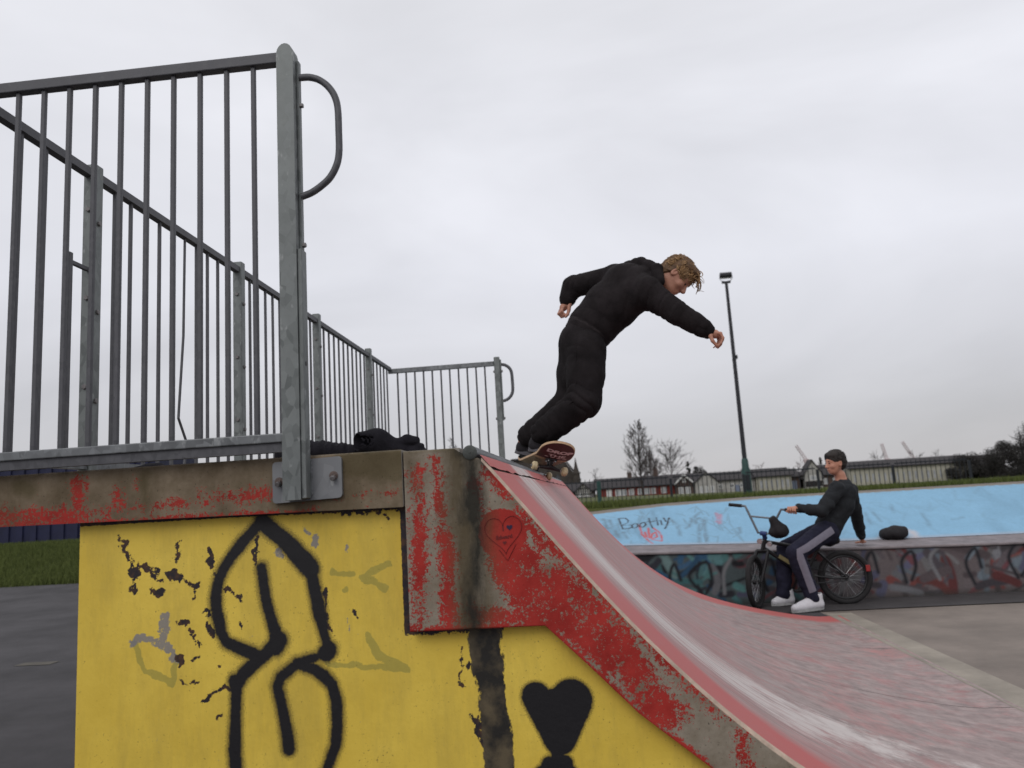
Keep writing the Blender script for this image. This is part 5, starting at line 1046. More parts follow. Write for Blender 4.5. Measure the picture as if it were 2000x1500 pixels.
mb = MB(); ch_ = [bb+Vector((.0, -.055, .075)), rear+Vector((0, -.045, .028)), rear+Vector((.028, -.045, 0)), rear+Vector((0, -.045, -.028)), bb+Vector((0, -.055, -.075)), bb+Vector((-.075, -.055, 0))]; mb.tube(ch_, .005, 5, closed=True); mb.build('chain', M['rim_b'], bike)
# bag slung on the bars, and bag on the ledge
s = SDF((1.62, 7.5, .58), (2.0, 7.95, .96), .006); s.cone((1.775, 7.70, .83), (1.83, 7.70, .74), .04, .07, .03); s.ell((1.82, 7.70, .715), (.095, .07, .06), k=.03); s.wrinkle(.006, 38, 4)
o = s.build('bar_bag', M['bagcloth'], None, origin=(1.8, 7.7, .72)); tag(o, 'black bag slung on the handlebars of the BMX bike', 'bag')
s = SDF((2.85, 8.2, .46), (3.5, 8.9, .78), .008); s.ell((3.17, 8.50, .585), (.14, .11, .07), k=.03); s.ell((3.22, 8.50, .62), (.09, .08, .045), k=.04); s.wrinkle(.008, 28, 4)
o = s.build('ledge_bag', M['bagcloth'], None, origin=(3.17, 8.5, .53)); tag(o, 'black rounded bag lying on the ledge below the blue slope', 'bag')

# =================================================================== RIDER
Q = {k: V3(v) for k, v in RD.items()}
s = SDF((1.60, 7.2, 0.0), (2.95, 8.35, 1.55), .0065)
gdir = V3(tuple(bd_)); hand = V3(tuple(gR))-gdir*.055
RP, rr_, ru, rf = head_sdf(s, Q['head'], (-.94, -.32, -.06), (.06, -.02, 1), .95)
s.cone(Q['neck0'], Q['neck1'], .056, .052, .03); latq = Q['shN']-Q['shF']
s.cone(Q['pelvis'], Q['waist'], .10, .095, .03, flat=(latq, 1.3)); s.cone(Q['waist'], Q['chest'], .095, .105, .03, flat=(latq, 1.35)); s.cone(Q['chest'], Q['neck0'], .10, .055, .03)
ledge_hand = V3((2.735, 8.16, .545)); wrF = V3((2.715, 8.12, .60))
for n in 'NF':
    wr = hand+V3((.055, .02, .02)) if n == 'N' else wrF
    s.cone(Q['chest'], Q['sh'+n], .07, .055, .03); s.cone(Q['sh'+n], Q['el'+n], .046, .036, .02); s.cone(Q['el'+n], wr, .036, .022, .02)
    s.cone(Q['hip'+n], Q['knee'+n], .075, .052, .03); s.cone(Q['knee'+n], Q['ank'+n], .050, .034, .02); s.cone(Q['ank'+n], (Q['heel'+n]+Q['toe'+n])/2, .034, .028, .02)
# hand on the grip
pal = hand+V3((.022, .0, .022)); s.cone(hand+V3((.055, .02, .02)), pal, .022, .020, .012, flat=(tuple(bd_), 1.4))
for i, d in enumerate((-.033, -.011, .011, .033)):
    a = pal+gdir*d; fwd2 = V3((-.4, -.9, 0)); fwd2 -= gdir*(fwd2@gdir); fwd2 /= np.linalg.norm(fwd2); c0 = hand+gdir*d
    p = [a, c0+fwd2*.016+V3((0, 0, .026)), c0+fwd2*.030+V3((0, 0, .002)), c0+fwd2*.014+V3((0, 0, -.024)), c0-fwd2*.008+V3((0, 0, -.024))]
    for j in range(4): s.cone(p[j], p[j+1], .0095-.0006*j, .0090-.0006*j, .005)
s.cone(pal-gdir*.035, hand-gdir*.05+V3((-.01, -.015, -.015)), .012, .009, .008)
# hand flat on the ledge
s.cone(wrF, ledge_hand, .022, .018, .012)
for d, L_ in ((-.033, .060), (-.011, .072), (.011, .068), (.033, .052)):
    b = ledge_hand+V3((d, .01, -.004)); s.cone(ledge_hand+V3((d*.6, 0, 0)), b+V3((0, .02, .002)), .011, .0095, .006); s.cone(b+V3((0, .02, .002)), b+V3((d*.3, .02+L_*.6, -.005)), .0095, .0085, .006)
s.cone(ledge_hand+V3((-.03, -.01, .0)), ledge_hand+V3((-.06, .03, -.006)), .011, .009, .006)
rd = s.build('person', M['skin2'], None, origin=(2.2, 7.74, 0)); tag(rd, 'young rider in dark jacket and striped navy trousers sitting back on the BMX bike', 'person')
s = SDF((1.95, 7.3, .5), (2.95, 8.3, 1.32), .0065)
s.cone(Q['pelvis']+V3((.02, 0, .05)), Q['mid'], .118, .125, .03, flat=(latq, 1.25)); s.cone(Q['mid'], Q['chest'], .125, .12, .03, flat=(latq, 1.25)); s.cone(Q['chest'], Q['neck0'], .112, .075, .03)
for n, wr in (('N', hand+V3((.06, .02, .022))), ('F', wrF)):
    s.cone(Q['chest'], Q['sh'+n], .09, .072, .03); rcone(s, Q['sh'+n], Q['el'+n], .070, .058, 3, .005, .02); rcone(s, Q['el'+n], Q['el'+n]+(wr-Q['el'+n])*.93, .056, .040, 4, .005, .015)
    s.cone(Q['el'+n]+(wr-Q['el'+n])*.95, wr+(wr-Q['el'+n])*.2, .027, .026, 0, sub=True)
s.cone(Q['neck1']+V3((0, 0, -.03)), Q['head'], .062, .07, 0, sub=True); s.wrinkle(.004, 26, 14).folds(.009, 34, (.4, .2, .9), 3); s.build('jacket', M['jacket'], rd)
s = SDF((1.65, 7.2, .02), (2.55, 8.15, .88), .0062)
s.cone(Q['pelvis'], Q['waist'], .118, .10, .03, flat=(latq, 1.2))
for n in 'NF':
    h, k_, a_ = Q['hip'+n], Q['knee'+n], Q['ank'+n]; s.cone(h, k_, .100, .080, .03); rcone(s, k_, k_+(a_-k_)*1.10, .078, .062, 6, .006, .02)
s.wrinkle(.003, 30, 24).folds(.006, 36, (.5, .1, .8), 5); tr_ = s.build('trousers', M['navy'], rd)
# pale side stripe: a thin band of its own laid on the near leg
def stripe(a, b, c, ra, rb, rc, wdt):
    P = []; ctr = [a+(b-a)*t for t in np.linspace(.05, .85, 10)]+[b*(1-t)**2+0 if False else b+(c-b)*t for t in np.linspace(.0, .93, 12)]; rad = list(np.linspace(ra, (ra+rb)/2, 10))+list(np.linspace(rb, rc, 12))
    out = V3((0.12, -1, .05)); out /= np.linalg.norm(out)
    for i, (p, r) in enumerate(zip(ctr, rad)):
        t = (ctr[min(i+1, 21)]-ctr[max(i-1, 0)]); t /= np.linalg.norm(t); sd = np.cross(t, out); sd /= np.linalg.norm(sd)
        o2 = np.cross(sd, t)
        for q in (-1, -.5, 0, .5, 1):
            an = q*wdt/r; P.append(p+(o2*math.cos(an)+sd*math.sin(an))*(r+.0145))
    return mesh_obj('side_stripe', P, grid_faces(22, 5), M['stripe'], tr_, smooth=True)
stripe(Q['hipN'], Q['kneeN'], Q['ankN'], .100, .080, .062, .030)
shoe(Q['heelN']+V3((0, 0, -.048)), Q['toeN']+V3((0, 0, -.038)), (0, 0, 1), M['shoe_white'], M['sole_grey'], 'shoe', rd, 1.05); shoe(V3((1.895, 7.86, .032)), V3((1.74, 7.83, .030)), (0, 0, 1), M['shoe_white'], M['sole_grey'], 'shoe', rd, 1.0)
s = SDF(Q['head']-.2, Q['head']+.2, .006); Rm = [rr_, ru, rf]; s.ell(RP(0, .055, -.015), (.084, .082, .100), Rm, .02); s.ell(RP(0, .0, -.06), (.074, .07, .055), Rm, .03); s.ell(RP(0, .085, .04), (.06, .03, .055), Rm, .02)
s.ell(RP(0, -.03, .115), (.085, .085, .07), Rm, 0, sub=True); s.wrinkle(.005, 70, 3); rh = s.build('hair', M['darkhair'], rd)
mb = MB(); g = np.random.default_rng(9)
for i in range(420):
    dr = g.normal(size=3); dr /= np.linalg.norm(dr)
    if dr[1] < -.1 or (dr[2] > .5 and dr[1] < .45): continue
    fl = V3((dr[0]*.4, -.2, .8)); fl -= dr*(fl@dr); p = [RP(*(V3((0, .052, -.016))+(dr+fl*.28*q)*V3((.083, .082, .098))*(1+.10*q))) for q in np.linspace(0, 1, 4)]; mb.tube(p, [.005, .005, .004, .001], 4)
tag(mb.build('tufts', M['darkhair'], rh), kind='stuff')
for sg in (-1, 1):
    mb = MB(); c = RP(sg*.030, .008, .088); mb.tube([c-rr_*.012, c-rr_*.004+rf*.002, c+rr_*.004+rf*.002, c+rr_*.012], [.001, .0045, .0045, .001], 6); mb.build('eye', M['eye'], rd); mb = MB(); mb.tube([RP(sg*.014, .026, .092), RP(sg*.03, .032, .088), RP(sg*.047, .028, .074)], [.002, .0032, .0015], 5); mb.build('eyebrow', M['darkhair'], rd)
# =================================================================== PARK FENCE, LAMP POLE
def tz(x, y): return float(terr(np.array([x], float), np.array([y], float))[0])
def park_fence(name, y, x_posts, hp, hr, label, sp, group):
    f = thing(name, (x_posts[0], y, tz(x_posts[0], y)), label, 'fence', group); pm = None; bm = None; pm2 = None
    for i, x in enumerate(x_posts):
        z = tz(x, y)
        if pm is None:
            mb = MB(); mb.bbox(-.075, -.05, -.1, .075, .05, hp, .01); mb.bbox(-.05, -.04, hp, .05, .04, hp+.02, .006); pm = bpy.data.meshes.new('post'); pm.from_pydata(mb.v, [], mb.f); pm.materials.append(M['fence_green'])
            mb = MB(); mb.tube([(0, 0, .05), (0, 0, hr+.04), (0, 0, hr+.07)], [.013, .013, .003], 6); pm2 = None; bm = bpy.data.meshes.new('bar'); bm.from_pydata(mb.v, [], mb.f); bm.materials.append(M['fence_dark'])
            mb = MB(); mb.bbox(-.045, -.04, -.1, .045, .04, hp-.05, .008); pm2 = bpy.data.meshes.new('post'); pm2.from_pydata(mb.v, [], mb.f); pm2.materials.append(M['fence_dark'])
        if abs(x-.52) < .05:
            o = inst('post', pm, f, (x, y, z)); o['label'] = 'wider teal green post'
        else: inst('post', pm2, f, (x, y, z))
        if i+1 < len(x_posts):
            x2 = x_posts[i+1]; z2 = tz(x2, y)
            for hh, nm in ((.10, 'bottom_rail'), (hr-.06, 'top_rail')):
                mb = MB(); mb.prism([(x+.075, y-.008, z+hh), (x+.075, y+.008, z+hh), (x+.075, y+.008, z+hh+.045), (x+.075, y-.008, z+hh+.045)], (x2-x-.15, 0, z2-z)); fix_normals(mb.build(nm, M['fence_dark'], f))
            n = round((x2-x)/sp)
            for k in range(1, n): t = k/n; inst('bar', bm, f, (x+(x2-x)*t, y, z+(z2-z)*t))
    return f
park_fence('park_fence', 29.0, [.52+2.64*k for k in range(-4, 6)], .99, 1.02, 'low dark green railing fence on the grass beyond the blue bank', .165, 'park fences')
bp2 = thing('fence_post', (-10.42, 15.4, 0), 'dark square post at the foot of the grass slope past the deck', 'post')
mb = MB(); mb.bbox(-10.50, 15.34, -.1, -10.34, 15.48, 1.24, .012); mb.build('shaft', M['fence_dark'], bp2)
mb = MB(); mb.bbox(-10.52, 15.32, 1.24, -10.32, 15.50, 1.30, .012); mb.build('cap', M['fence_dark'], bp2)
lp = thing('lamp_post', (6.52, 32, tz(6.5, 32)), 'tall black floodlight pole with a dark green base box', 'lamp post')
zb = tz(6.52, 32)
mb = MB(); mb.tube([(6.52, 32, zb-.1), (6.52, 32, zb+1.15), (6.52, 32, zb+1.25), (6.52, 32, zb+1.55), (6.52, 32, zb+1.62)], [.185, .18, .145, .13, .09], 14); bsx = mb.build('base_box', M['fence_green'], lp, smooth=True)
mb = MB(); mb.bbox(6.43, 31.80, zb+.35, 6.61, 31.83, zb+.95, .005); mb.build('door', M['fence_dark'], bsx)
mb = MB(); mb.tube([(6.52, 32, zb+1.6), (6.52, 32, 4.5), (6.52, 32, 7.2), (6.52, 32, 9.62)], [.095, .085, .075, .062], 12); mb.build('pole', M['pole'], lp, smooth=True)
mb = MB(); mb.box(6.60, 31.95, 6.35, 6.66, 32.05, 6.5); mb.tube([(6.52, 32, 6.3), (6.52, 32, 6.33)], .09, 12); mb.build('bracket', M['pole'], lp)
mb = MB(); mb.bbox(6.34, 31.95, 9.58, 6.70, 32.05, 9.66, .01); mb.build('crossarm', M['pole'], lp)
mb = MB(); L_ = [(6.28, .09), (6.29, .12), (6.35, .125), (6.36, .11), (6.42, .125), (6.43, .11), (6.50, .125), (6.51, .11), (6.58, .125), (6.59, .11), (6.66, .125), (6.67, .11), (6.73, .125), (6.75, .12), (6.76, .09)]
mb.tube([(x, 31.95, 9.92) for x, r in L_], [r for x, r in L_], 14); hd_ = mb.build('floodlight', M['pole'], lp)
mb = MB(); mb.tube([(6.27, 31.95, 9.92), (6.26, 31.96, 9.78), (6.34, 31.99, 9.68), (6.52, 32, 9.66), (6.70, 31.99, 9.68), (6.78, 31.96, 9.78), (6.77, 31.95, 9.92)], .014, 6); mb.build('yoke', M['plate'], hd_)
mb = MB(); mb.bbox(6.30, 31.90, 9.775, 6.74, 32.0, 9.79, .002); mb.build('glass', M['lampglass'], hd_)

# =================================================================== HOUSES
def window(h, x, z, wd, ht, y, glass='glass', frame='frame', mull=1):
    mb = MB(); t = .12
    mb.box(x-wd/2, y-.05, z, x-wd/2+t, y+.02, z+ht); mb.box(x+wd/2-t, y-.05, z, x+wd/2, y+.02, z+ht); mb.box(x-wd/2+t, y-.05, z, x+wd/2-t, y+.02, z+t); mb.box(x-wd/2+t, y-.05, z+ht-t, x+wd/2-t, y+.02, z+ht)
    for k in range(mull): xm = x-wd/2+wd*(k+1)/(mull+1); mb.box(xm-.05, y-.045, z+t, xm+.05, y+.02, z+ht-t)
    f = mb.build('window', M[frame], h); mb = MB(); mb.box(x-wd/2+t, y-.015, z+t, x+wd/2-t, y-.005, z+ht-t); mb.build('pane', M[glass], f)
def door(h, x, z, wd, ht, y, m='frame'):
    mb = MB(); mb.bbox(x-wd/2, y-.06, z, x+wd/2, y+.02, z+ht, .02); d = mb.build('door', M[m], h); mb = MB(); mb.box(x+wd*.3, y-.10, z+ht*.45, x+wd*.3+.06, y-.06, z+ht*.45+.15); mb.build('handle', M['bolt'], d)
def row(name, x0, x1, y, zb, ze, zr, wall, label, cat='house', dep=8, chim=(), group=None, ov=.35):
    h = thing(name, ((x0+x1)/2, y+dep/2, zb), label, cat, group)
    mb = MB(); mb.prism([(x0, y, zb), (x0, y, ze), (x0, y+dep/2, zr-.12), (x0, y+dep, ze), (x0, y+dep, zb)], (x1-x0, 0, 0)); fix_normals(mb.build('wall', M[wall], h))
    mb = MB(); a = (zr-ze)/(dep/2)
    mb.prism([(x0-ov, y-ov, ze-ov*a), (x0-ov, y+dep/2, zr), (x0-ov, y+dep+ov, ze-ov*a), (x0-ov, y+dep+ov, ze-ov*a+.18), (x0-ov, y+dep/2, zr+.2), (x0-ov, y-ov, ze-ov*a+.18)], (x1-x0+2*ov, 0, 0)); rf = fix_normals(mb.build('roof', M['roof'], h))
    mb = MB(); mb.box(x0-ov, y-ov-.10, ze-ov*a-.02, x1+ov, y-ov-.005, ze-ov*a+.10); mb.build('gutter', M['timber'], rf)
    for cx, ct in chim:
        mb = MB(); mb.box(cx-.42, y+dep/2-.4, zr-.4, cx+.42, y+dep/2+.4, ct-.25); mb.box(cx-.5, y+dep/2-.48, ct-.25, cx+.5, y+dep/2+.48, ct-.1)
        for q in (-.22, .22): mb.tube([(cx+q, y+dep/2, ct-.1), (cx+q, y+dep/2, ct+.22)], .12, 7)
        mb.build('chimney', M['brickbrown'], rf)
    return h
def gable(h, cx, y, hw_, zb, ze, za, wall, timber=True, dep=3.0):
    """front gable standing forward of its house"""
    mb = MB(); mb.prism([(cx-hw_, y, zb), (cx+hw_, y, zb), (cx+hw_, y, ze), (cx, y, za), (cx-hw_, y, ze)], (0, dep, 0)); g = fix_normals(mb.build('gable', M[wall], h))
    mb = MB(); o = .3; t = .22; sl = (za-ze)/hw_
    for sg in (-1, 1): mb.prism([(cx, y-o, za+.05), (cx+sg*(hw_+o), y-o, ze-o*sl+.05), (cx+sg*(hw_+o), y-o, ze-o*sl+.05+t), (cx, y-o, za+.05+t)], (0, dep+o, 0))
    fix_normals(mb.build('gable_roof', M['roof'], h))
    if timber:
        mb = MB()
        for k in range(-3, 4):
            x = cx+hw_*k/3.6; top_ = ze+(za-ze)*(1-abs(k)/3.6)-.1
            if top_ > ze-.2: mb.box(x-.09, y-.06, ze-.5, x+.09, y+.01, max(top_, ze-.3))
        mb.box(cx-hw_, y-.08, ze-.62, cx+hw_, y+.01, ze-.45); mb.box(cx-hw_*.62, y-.07, ze+(za-ze)*.36, cx+hw_*.62, y+.01, ze+(za-ze)*.36+.16); mb.build('timber_frame', M['timber'], g)
HY = 150
h = row('terraced_house', 2.3, 17.0, HY, -.6, 2.15, 3.85, 'brickred', 'long low red-brick bungalow row with dark slate roof and two chimneys', chim=((8.9, 5.05), (14.0, 5.3)))
door(h, 4.55, .45, 1.0, 1.35, HY-.0, 'frame')
for x, wd in ((2.7, .5), (6.2, .9), (7.3, 1.3), (8.8, 1.0), (10.4, .8), (11.8, 1.1), (13.0, .8), (15.0, 1.1)): window(h, x, .55, wd, 1.15, HY, 'paleglass')
mb = MB(); mb.box(4.5, HY-.3, 1.9, 4.9, HY-.05, 2.15); mb.build('alarm_box', M['frame'], h)
h = row('tudor_house', -9.0, 2.0, HY+1, -.4, 1.9, 3.2, 'brickbrown', 'brown-brick house with two black and white timbered gables by the church', chim=())
gable(h, -4.35, HY-1.2, 1.75, .7, 1.95, 3.65, 'render'); gable(h, -.35, HY-1.2, 1.5, .7, 1.75, 3.2, 'render')
for x in (-5.2, -4.2, -3.2, -1.7, -.6, .5, 1.3): window(h, x, .35, .55, .85, HY+1, 'paleglass')
for x in (-1.0, .2): window(h, x, .8, .5, .7, HY-1.2, 'paleglass')
h = row('tudor_house', 17.2, 21.0, HY+.5, -.8, 2.1, 3.9, 'brickbrown', 'dark house with one timbered gable next to the white gabled house')
gable(h, 18.7, HY-1.5, 1.7, -.6, 2.1, 3.75, 'brickbrown'); 
mb = MB()
for sg in (-1, 1): mb.prism([(18.7, HY-1.86, 3.55), (18.7+sg*1.85, HY-1.86, 1.9), (18.7+sg*1.85, HY-1.86, 2.25), (18.7, HY-1.86, 3.95)], (0, .04, 0))
fix_normals(mb.build('barge_board', M['frame'], h))
door(h, 16.9+.35, .1, 1.0, 1.6, HY+.5, 'render')
for x in (18.0, 19.3): window(h, x, .2, .9, 1.3, HY-1.5, 'paleglass')
window(h, 18.7, 2.3, .6, .7, HY-1.5, 'paleglass')
h = row('white_house', 21.2, 32.0, HY, -1.2, 2.35, 3.75, 'render', 'white rendered bungalow with a pointed front gable beside the timbered house')
gable(h, 22.7, HY-2.2, 2.1, -1.0, 2.1, 3.9, 'render', False)
for x in (21.7, 22.7, 23.7): window(h, x, .2, .6, 1.2, HY-2.2, 'paleglass')
for x in (25.6, 27.7, 29.6, 31.0): window(h, x, .75, .8, .85, HY)
door(h, 28.7, -.7, .9, 2.0, HY, 'bluedoor')
h = row('cream_house', 32.2, 38.6, HY-.6, -1.2, 2.55, 3.9, 'cream', 'cream rendered block with a row of tall windows behind the lamp post')
for k in range(6): window(h, 33.0+k*.98, .2, .62, 1.7, HY-.6, 'paleglass', 'cream', 0)
h = row('dark_house', 38.8, 40.6, HY+1, -1.2, 2.2, 3.6, 'brickbrown', 'narrow dark house with a dull blue door between cream and white houses')
door(h, 39.4, -.7, 1.1, 2.1, HY+1, 'bluedoor')
h = row('small_white_house', 40.9, 44.4, HY, -1.3, 1.6, 2.9, 'render', 'small white house with steep dark gable beside the rider')
gable(h, 42.4, HY-1.4, 1.5, -1.1, 2.6, 4.9, 'render', False); window(h, 42.4, 1.3, 1.2, .9, HY-1.4, 'paleglass')
mb = MB(); mb.box(40.9, HY-1.52, .15, 43.9, HY-1.41, 1.15); mb.build('porch_roof', M['timber'], h)
h = row('brown_house', 44.7, 48.8, HY+2, -1.2, 2.2, 4.0, 'brickbrown', 'brown house partly hidden behind the rider')
for x in (45.6, 47.2): window(h, x, .4, .8, 1.1, HY+2, 'paleglass')
h = row('cream_terrace', 49.4, 71.5, HY, -1.4, 3.0, 4.2, 'cream', 'long cream bungalow row right of the rider under a dark roof')
for k in range(19): window(h, 50.3+k*1.1, .3, .62, 1.7, HY, 'paleglass', 'cream', 0)
h = row('grey_house', 71.9, 77.5, HY+1, -1.4, 2.4, 4.0, 'brickbrown', 'grey house at the edge of the dark trees'); door(h, 74.2, -.6, 1.6, 2.2, HY+1, 'bluedoor')
# church
ch = thing('church', (-7, 185, 0), 'dark stone church with steep gable and small pointed spire behind the skateboard', 'church')
CY = 185; sc_ = CY/150
mb = MB(); mb.prism([(-13.5*sc_, CY, -1), (-1.2*sc_, CY, -1), (-1.2*sc_, CY, 4.2*sc_), (-4.0*sc_, CY, 8.3*sc_), (-13.5*sc_, CY, 8.3*sc_)], (0, 3, 0)); fix_normals(mb.build('gable_wall', M['stone'], ch))
mb = MB(); mb.prism([(-.9*sc_, CY-.4, 3.9*sc_), (-4.0*sc_, CY-.4, 8.5*sc_), (-4.0*sc_, CY-.4, 8.9*sc_), (-.6*sc_, CY-.4, 4.0*sc_)], (0, 14, 0)); mb.prism([(-14*sc_, CY-.4, 8.2*sc_), (-4*sc_, CY-.4, 8.5*sc_), (-4*sc_, CY-.4, 8.9*sc_), (-14*sc_, CY-.4, 8.6*sc_)], (0, 14, 0)); fix_normals(mb.build('roof', M['roof'], ch))
mb = MB(); mb.tube([(-3.55*sc_, CY-.3, 8.3*sc_), (-3.55*sc_, CY-.3, 9.3*sc_)], .12, 6); mb.tube([(-3.55*sc_, CY-.3, 9.2*sc_), (-3.55*sc_, CY-.3, 9.55*sc_), (-3.55*sc_, CY-.3, 9.6*sc_)], [.35, .3, .05], 6); mb.build('finial', M['stone'], ch)
mb = MB(); sx = -1.45*sc_; mb.tube([(sx, CY-1, -1), (sx, CY-1, 5.0*sc_)], .85, 8); mb.tube([(sx, CY-1, 5.0*sc_), (sx, CY-1, 5.3*sc_)], [1.05, 1.0], 8); mb.tube([(sx, CY-1, 5.3*sc_), (sx, CY-1, 6.3*sc_), (sx, CY-1, 8.1*sc_)], [.75, .42, .04], 8); mb.build('spire', M['stone'], ch)
for k in range(3): 
    mb = MB(); x = (-9.5+k*2.2)*sc_; mb.prism([(x-.7, CY-.1, 2), (x+.7, CY-.1, 2), (x+.7, CY-.1, 5.2), (x, CY-.1, 6.4), (x-.7, CY-.1, 5.2)], (0, .08, 0)); fix_normals(mb.build('window', M['glass'], ch))
mb = MB(); mb.prism([(-1.3*sc_, CY-.02, 2.6*sc_), (-3.8*sc_, CY-.02, 2.6*sc_), (-3.8*sc_, CY-.02, 3.6*sc_), (-1.3*sc_, CY-.02, 3.6*sc_)], (0, -.5, 0)); fix_normals(mb.build('string_course', M['stone'], ch))

# =================================================================== TREES
def bare_tree(label, x, y, H, spread, seed, kind='cone', m='bark', mt='twig', zb=None, dens=1.0, name='bare_tree', group='bare winter trees', rmin=.018):
    g = np.random.default_rng(seed); zb = tz(x, y)-.2 if zb is None else zb
    t = thing(name, (x, y, zb), label, 'tree', group); b = V3((x, y, zb)); tr = MB(); cr = MB()
    trunk = [b+V3((.012*H*math.sin(3*q+seed)*q, .01*H*math.sin(2*q), H*q)) for q in np.linspace(0, 1, 9)]
    rt = H*.013; tr.tube(trunk, [max(rmin, rt*(1-q)**.8+.01) for q in np.linspace(0, 1, 9)], 6)
    def at(q): i = min(7, int(q*8)); f = q*8-i; return trunk[i]*(1-f)+trunk[i+1]*f
    def limb(p, d, L, r, lev):
        n = 4; pts = [p]; dd = d.copy()
        for k in range(n):
            dd = dd+g.normal(size=3)*.06+V3((0, 0, .09 if kind == 'cone' else .05)); dd /= np.linalg.norm(dd); pts.append(pts[-1]+dd*L/n)
        cr.tube(pts, [max(rmin, r*(1-.8*k/n)) for k in range(n+1)], 4 if lev == 0 else 3, caps=False)
        if lev >= 2: return
        for k in range(int((7 if lev == 0 else 4)*dens)):
            q = g.uniform(.2, 1.0); i = min(n-1, int(q*n)); pp = pts[i]+(pts[i+1]-pts[i])*(q*n-i); ax = g.normal(size=3); ax -= dd*(ax@dd); ax /= np.linalg.norm(ax)
            nd = dd*.85+ax*g.uniform(.35, .65); nd /= np.linalg.norm(nd); limb(pp, nd, L*g.uniform(.28, .5), r*.45, lev+1)
    nb_ = int((58 if kind == 'cone' else 30)*dens)
    for k in range(nb_):
        if kind == 'cone':
            q = .14+.84*(k+g.random())/nb_; L = spread*(1.0 if q > .3 else .8)*(1.05-q)**.75*g.uniform(.75, 1.1); el = R_(g.uniform(34, 56))
        else:
            q = g.uniform(.30, .92); L = spread*g.uniform(.7, 1.1)*(1.15-.55*q); el = R_(g.uniform(15, 70))
        az = g.uniform(0, 2*math.pi); limb(at(q), V3((math.cos(az)*math.cos(el), math.sin(az)*math.cos(el), math.sin(el))), L*1.25, rt*(1-q)*.55+.015, 0)
    tr.build('trunk', M[m], t); cr.build('crown', M[mt], t); return t
bare_tree('tall bare conical tree standing in front of the red-brick row', 10.2, 140, 13.6, 4.1, 4, 'cone', dens=1.1, rmin=.020)
bare_tree('bare tree behind the second chimney beside the tallest tree', 13.6, 160, 10.0, 3.0, 9, 'cone', dens=1.0, m='twig')
bare_tree('wide bare round tree behind the timbered gable', 19.2, 172, 9.4, 4.2, 15, 'round', dens=1.0)
bare_tree('low bare round tree just left of the wide round one', 16.0, 176, 7.6, 3.0, 17, 'round', dens=.9)
bare_tree('small sparse bare tree between church and red-brick row', 2.6, 175, 6.3, 2.0, 21, 'round', dens=.5)
bare_tree('small bare tree showing above the deck between railing bars', -15.3, 90, 8.4, 2.2, 25, 'cone', dens=.7, rmin=.016)
bare_tree('twiggy bare bush left of the church', -8.5, 110, 4.3, 1.7, 27, 'round', dens=.7, rmin=.016)
bare_tree('twiggy bare bush right behind the skateboard tail', -5.7, 112, 4.0, 1.9, 28, 'round', dens=.8, rmin=.016)
for k, (x, H, lb) in enumerate(((30.5, 6.8, 'small reddish bare tree over the white bungalow roof left of the lamp post'), (33.5, 7.2, 'small reddish bare tree over the roofs just right of the lamp post'), (40.6, 7.0, 'small reddish bare tree over the narrow dark house'))):
    bare_tree(lb, x*1.2, 180, H*.82, 1.9, 40+k, 'round', mt='redtwig', m='redtwig', dens=.5)
for k, (x, H, lb) in enumerate(((55, 6.6, 'bare treetop over the left part of the cream bungalow row'), (61.5, 7.0, 'bare treetop over the middle of the cream bungalow row'), (66, 6.4, 'bare treetop over the right part of the cream bungalow row'))):
    bare_tree(lb, x*1.15, 173, H, 2.2, 50+k, 'round', dens=.6)
def leafy(label, x, y, H, wd, seed, m='ever', name='evergreen_tree', cone=False, n=2600, group='dense dark trees', leaf=.42):
    g = np.random.default_rng(seed); zb = tz(x, y)-.3; t = thing(name, (x, y, zb), label, 'tree', group)
    mb = MB(); mb.tube([(x, y, zb), (x, y, zb+H*.5), (x, y, zb+H*.9)], [H*.03, H*.02, .02], 7)
    for k in range(8):
        a = g.uniform(0, 6.28); q = g.uniform(.25, .7); mb.tube([(x, y, zb+H*q), (x+math.cos(a)*wd*.3, y+math.sin(a)*wd*.3, zb+H*(q+.12))], [H*.01, .02], 5)
    mb.build('trunk', M['bark'], t)
    cl = []
    for k in range(26):
        q = g.uniform(.12, 1); rr = wd*.5*((1-q)**.8*1.05 if cone else math.sqrt(max(0, 1-((q-.5)/.55)**2)))*g.uniform(.35, 1); a = g.uniform(0, 6.28); cl.append((rr*math.cos(a), rr*math.sin(a), q*(H-.13*wd)*g.uniform(.9, 1), ((.10+.14*(1-q)) if cone else .24)*wd*g.uniform(.6, 1.2)))
    cl = np.array(cl); ii = g.integers(0, len(cl), n); P = g.normal(size=(n, 3)); P /= np.linalg.norm(P, axis=1)[:, None]; P = P*(g.random((n, 1))**.45)*cl[ii, 3:4]*np.array([1, 1, .8])+cl[ii, :3]; P[:, 2] = np.maximum(P[:, 2], .2)
    A = g.normal(size=(n, 3)); A /= np.linalg.norm(A, axis=1)[:, None]; B = np.cross(A, g.normal(size=(n, 3))); B /= np.linalg.norm(B, axis=1)[:, None]; s_ = leaf*g.uniform(.5, 1.1, (n, 1))*.5
    V = np.stack([P-A*s_, P+B*s_*.6, P+A*s_, P-B*s_*.6], 1).reshape(-1, 3)+np.array([x, y, zb]); mesh_obj('crown', V, np.arange(4*n).reshape(-1, 4), M[m], t); return t
leafy('narrow dark conifer beside the wide bare round tree', 21.2, 160, 7.0, 2.4, 61, cone=True, n=5000, leaf=.22)
leafy('round dark bush tree left of the white gable peak', 24.0, 163, 6.6, 2.8, 62, n=5000, leaf=.22, m='dusk', name='bush_tree')
leafy('dark conifer beside the small white house', 46.8, 158, 6.6, 1.9, 63, cone=True, n=4500, leaf=.22)
leafy('dark conifer close behind the rider head', 50.0, 160, 6.6, 2.0, 64, cone=True, n=4500, leaf=.22)
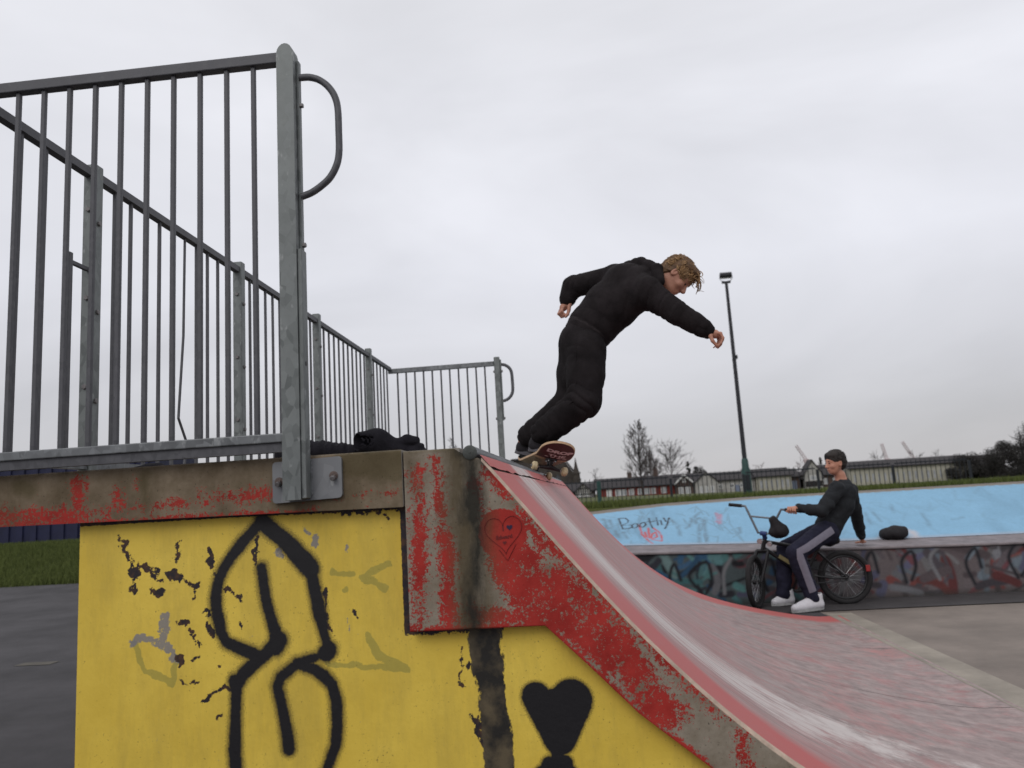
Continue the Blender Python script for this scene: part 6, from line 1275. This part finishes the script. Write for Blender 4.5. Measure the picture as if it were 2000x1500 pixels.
for k, (x, y, H, wd, lb) in enumerate(((70, 150, 5.8, 6, 'lowest dark tree at the end of the cream row'), (75, 146, 8.2, 7.5, 'second dark bushy tree from the cream row'), (80.5, 150, 11.0, 8.5, 'rounded dark tree in the middle of the dark clump'), (86, 146, 12.6, 9, 'tallest dark tree of the clump at the right edge'), (92, 150, 11.5, 9, 'dark tree at the far right end of the clump'), (83, 136, 6.0, 8, 'dark low shrub tree in front of the tall clump'))):
    leafy(lb, x, y, H, wd, 70+k, m='dusk', name='dark_tree', n=18000, leaf=.26)
bare_tree('leafless tree poking out above the dark clump at right', 85, 152, 13.6, 3.2, 80, 'round', dens=.8)
leafy('dark hedge tree low behind the skater feet', -9.6, 120, 4.6, 4.5, 85, n=6000, leaf=.16, m='dusk', name='hedge_tree'); leafy('dark hedge tree beneath the skateboard by the church', -4.9, 125, 4.0, 4.0, 86, n=6000, leaf=.16, m='dusk', name='hedge_tree')

# =================================================================== FAR CRANES, CONTAINER
def lattice(mb, a, b, w_, n, r):
    a, b = V3(a), V3(b); d = (b-a)/np.linalg.norm(b-a); u = np.cross(d, V3((0, 1, 0))); u /= np.linalg.norm(u); v = np.cross(d, u)
    C4 = [(u*i+v*j)*w_/2 for i, j in ((-1, -1), (1, -1), (1, 1), (-1, 1))]
    for c in C4: mb.tube([a+c, b+c*.7], r, 4)
    for k in range(n):
        p, q = a+(b-a)*k/n, a+(b-a)*(k+1)/n
        for i in range(4): mb.tube([p+C4[i], q+C4[(i+1) % 4]], r*.7, 3)
def crane(px, jib, label):
    (x0, z0), (x1, z1) = jib; y = 400; t = thing('crane', (x1, y, -2), label, 'crane', 'far cranes on the skyline'); mb = MB(); lattice(mb, (x1, y, -2), (x1, y, z1+.5), 1.3, 8, .10); mb.build('mast', M['crane'], t)
    mb = MB(); lattice(mb, (x1, y, z1), (x0, y, z0), 1.2, 7, .10); mb.build('jib', M['crane'], t)
    mb = MB(); mb.bbox(x1-1.1, y-1, z1-1.6, x1+1.4, y+1, z1+.4, .1); mb.build('cab', M['crane'], t)
crane(0, ((107.5, 19.3), (111.6, 11.8)), 'far pale red crane jib left of the rider head')
crane(0, ((149.0, 17.5), (150.6, 9.5)), 'far pale red crane jib over the left of the cream row')
crane(0, ((159.0, 17.8), (163.5, 9.0)), 'far pale red crane jib over the middle of the cream row')
nb2 = thing('container', (-26, 24, .6), 'dark navy container beyond the grass slope past the deck', 'container')
zc = tz(-26, 24)
mb = MB(); mb.bbox(-42, 23.6, zc-.3, -13.5, 26, zc+2.6, .03); mb.build('body', M['navybox'], nb2)
mb = MB()
for k in range(60): x = -41.8+k*.47; mb.box(x, 23.55, zc-.1, x+.2, 23.598, zc+2.45)
mb.build('corrugation', M['navybox'], nb2)
mb = MB(); mb.box(-42, 23.54, zc+2.46, -13.5, 23.598, zc+2.6); mb.build('top_rail', M['navybox'], nb2)
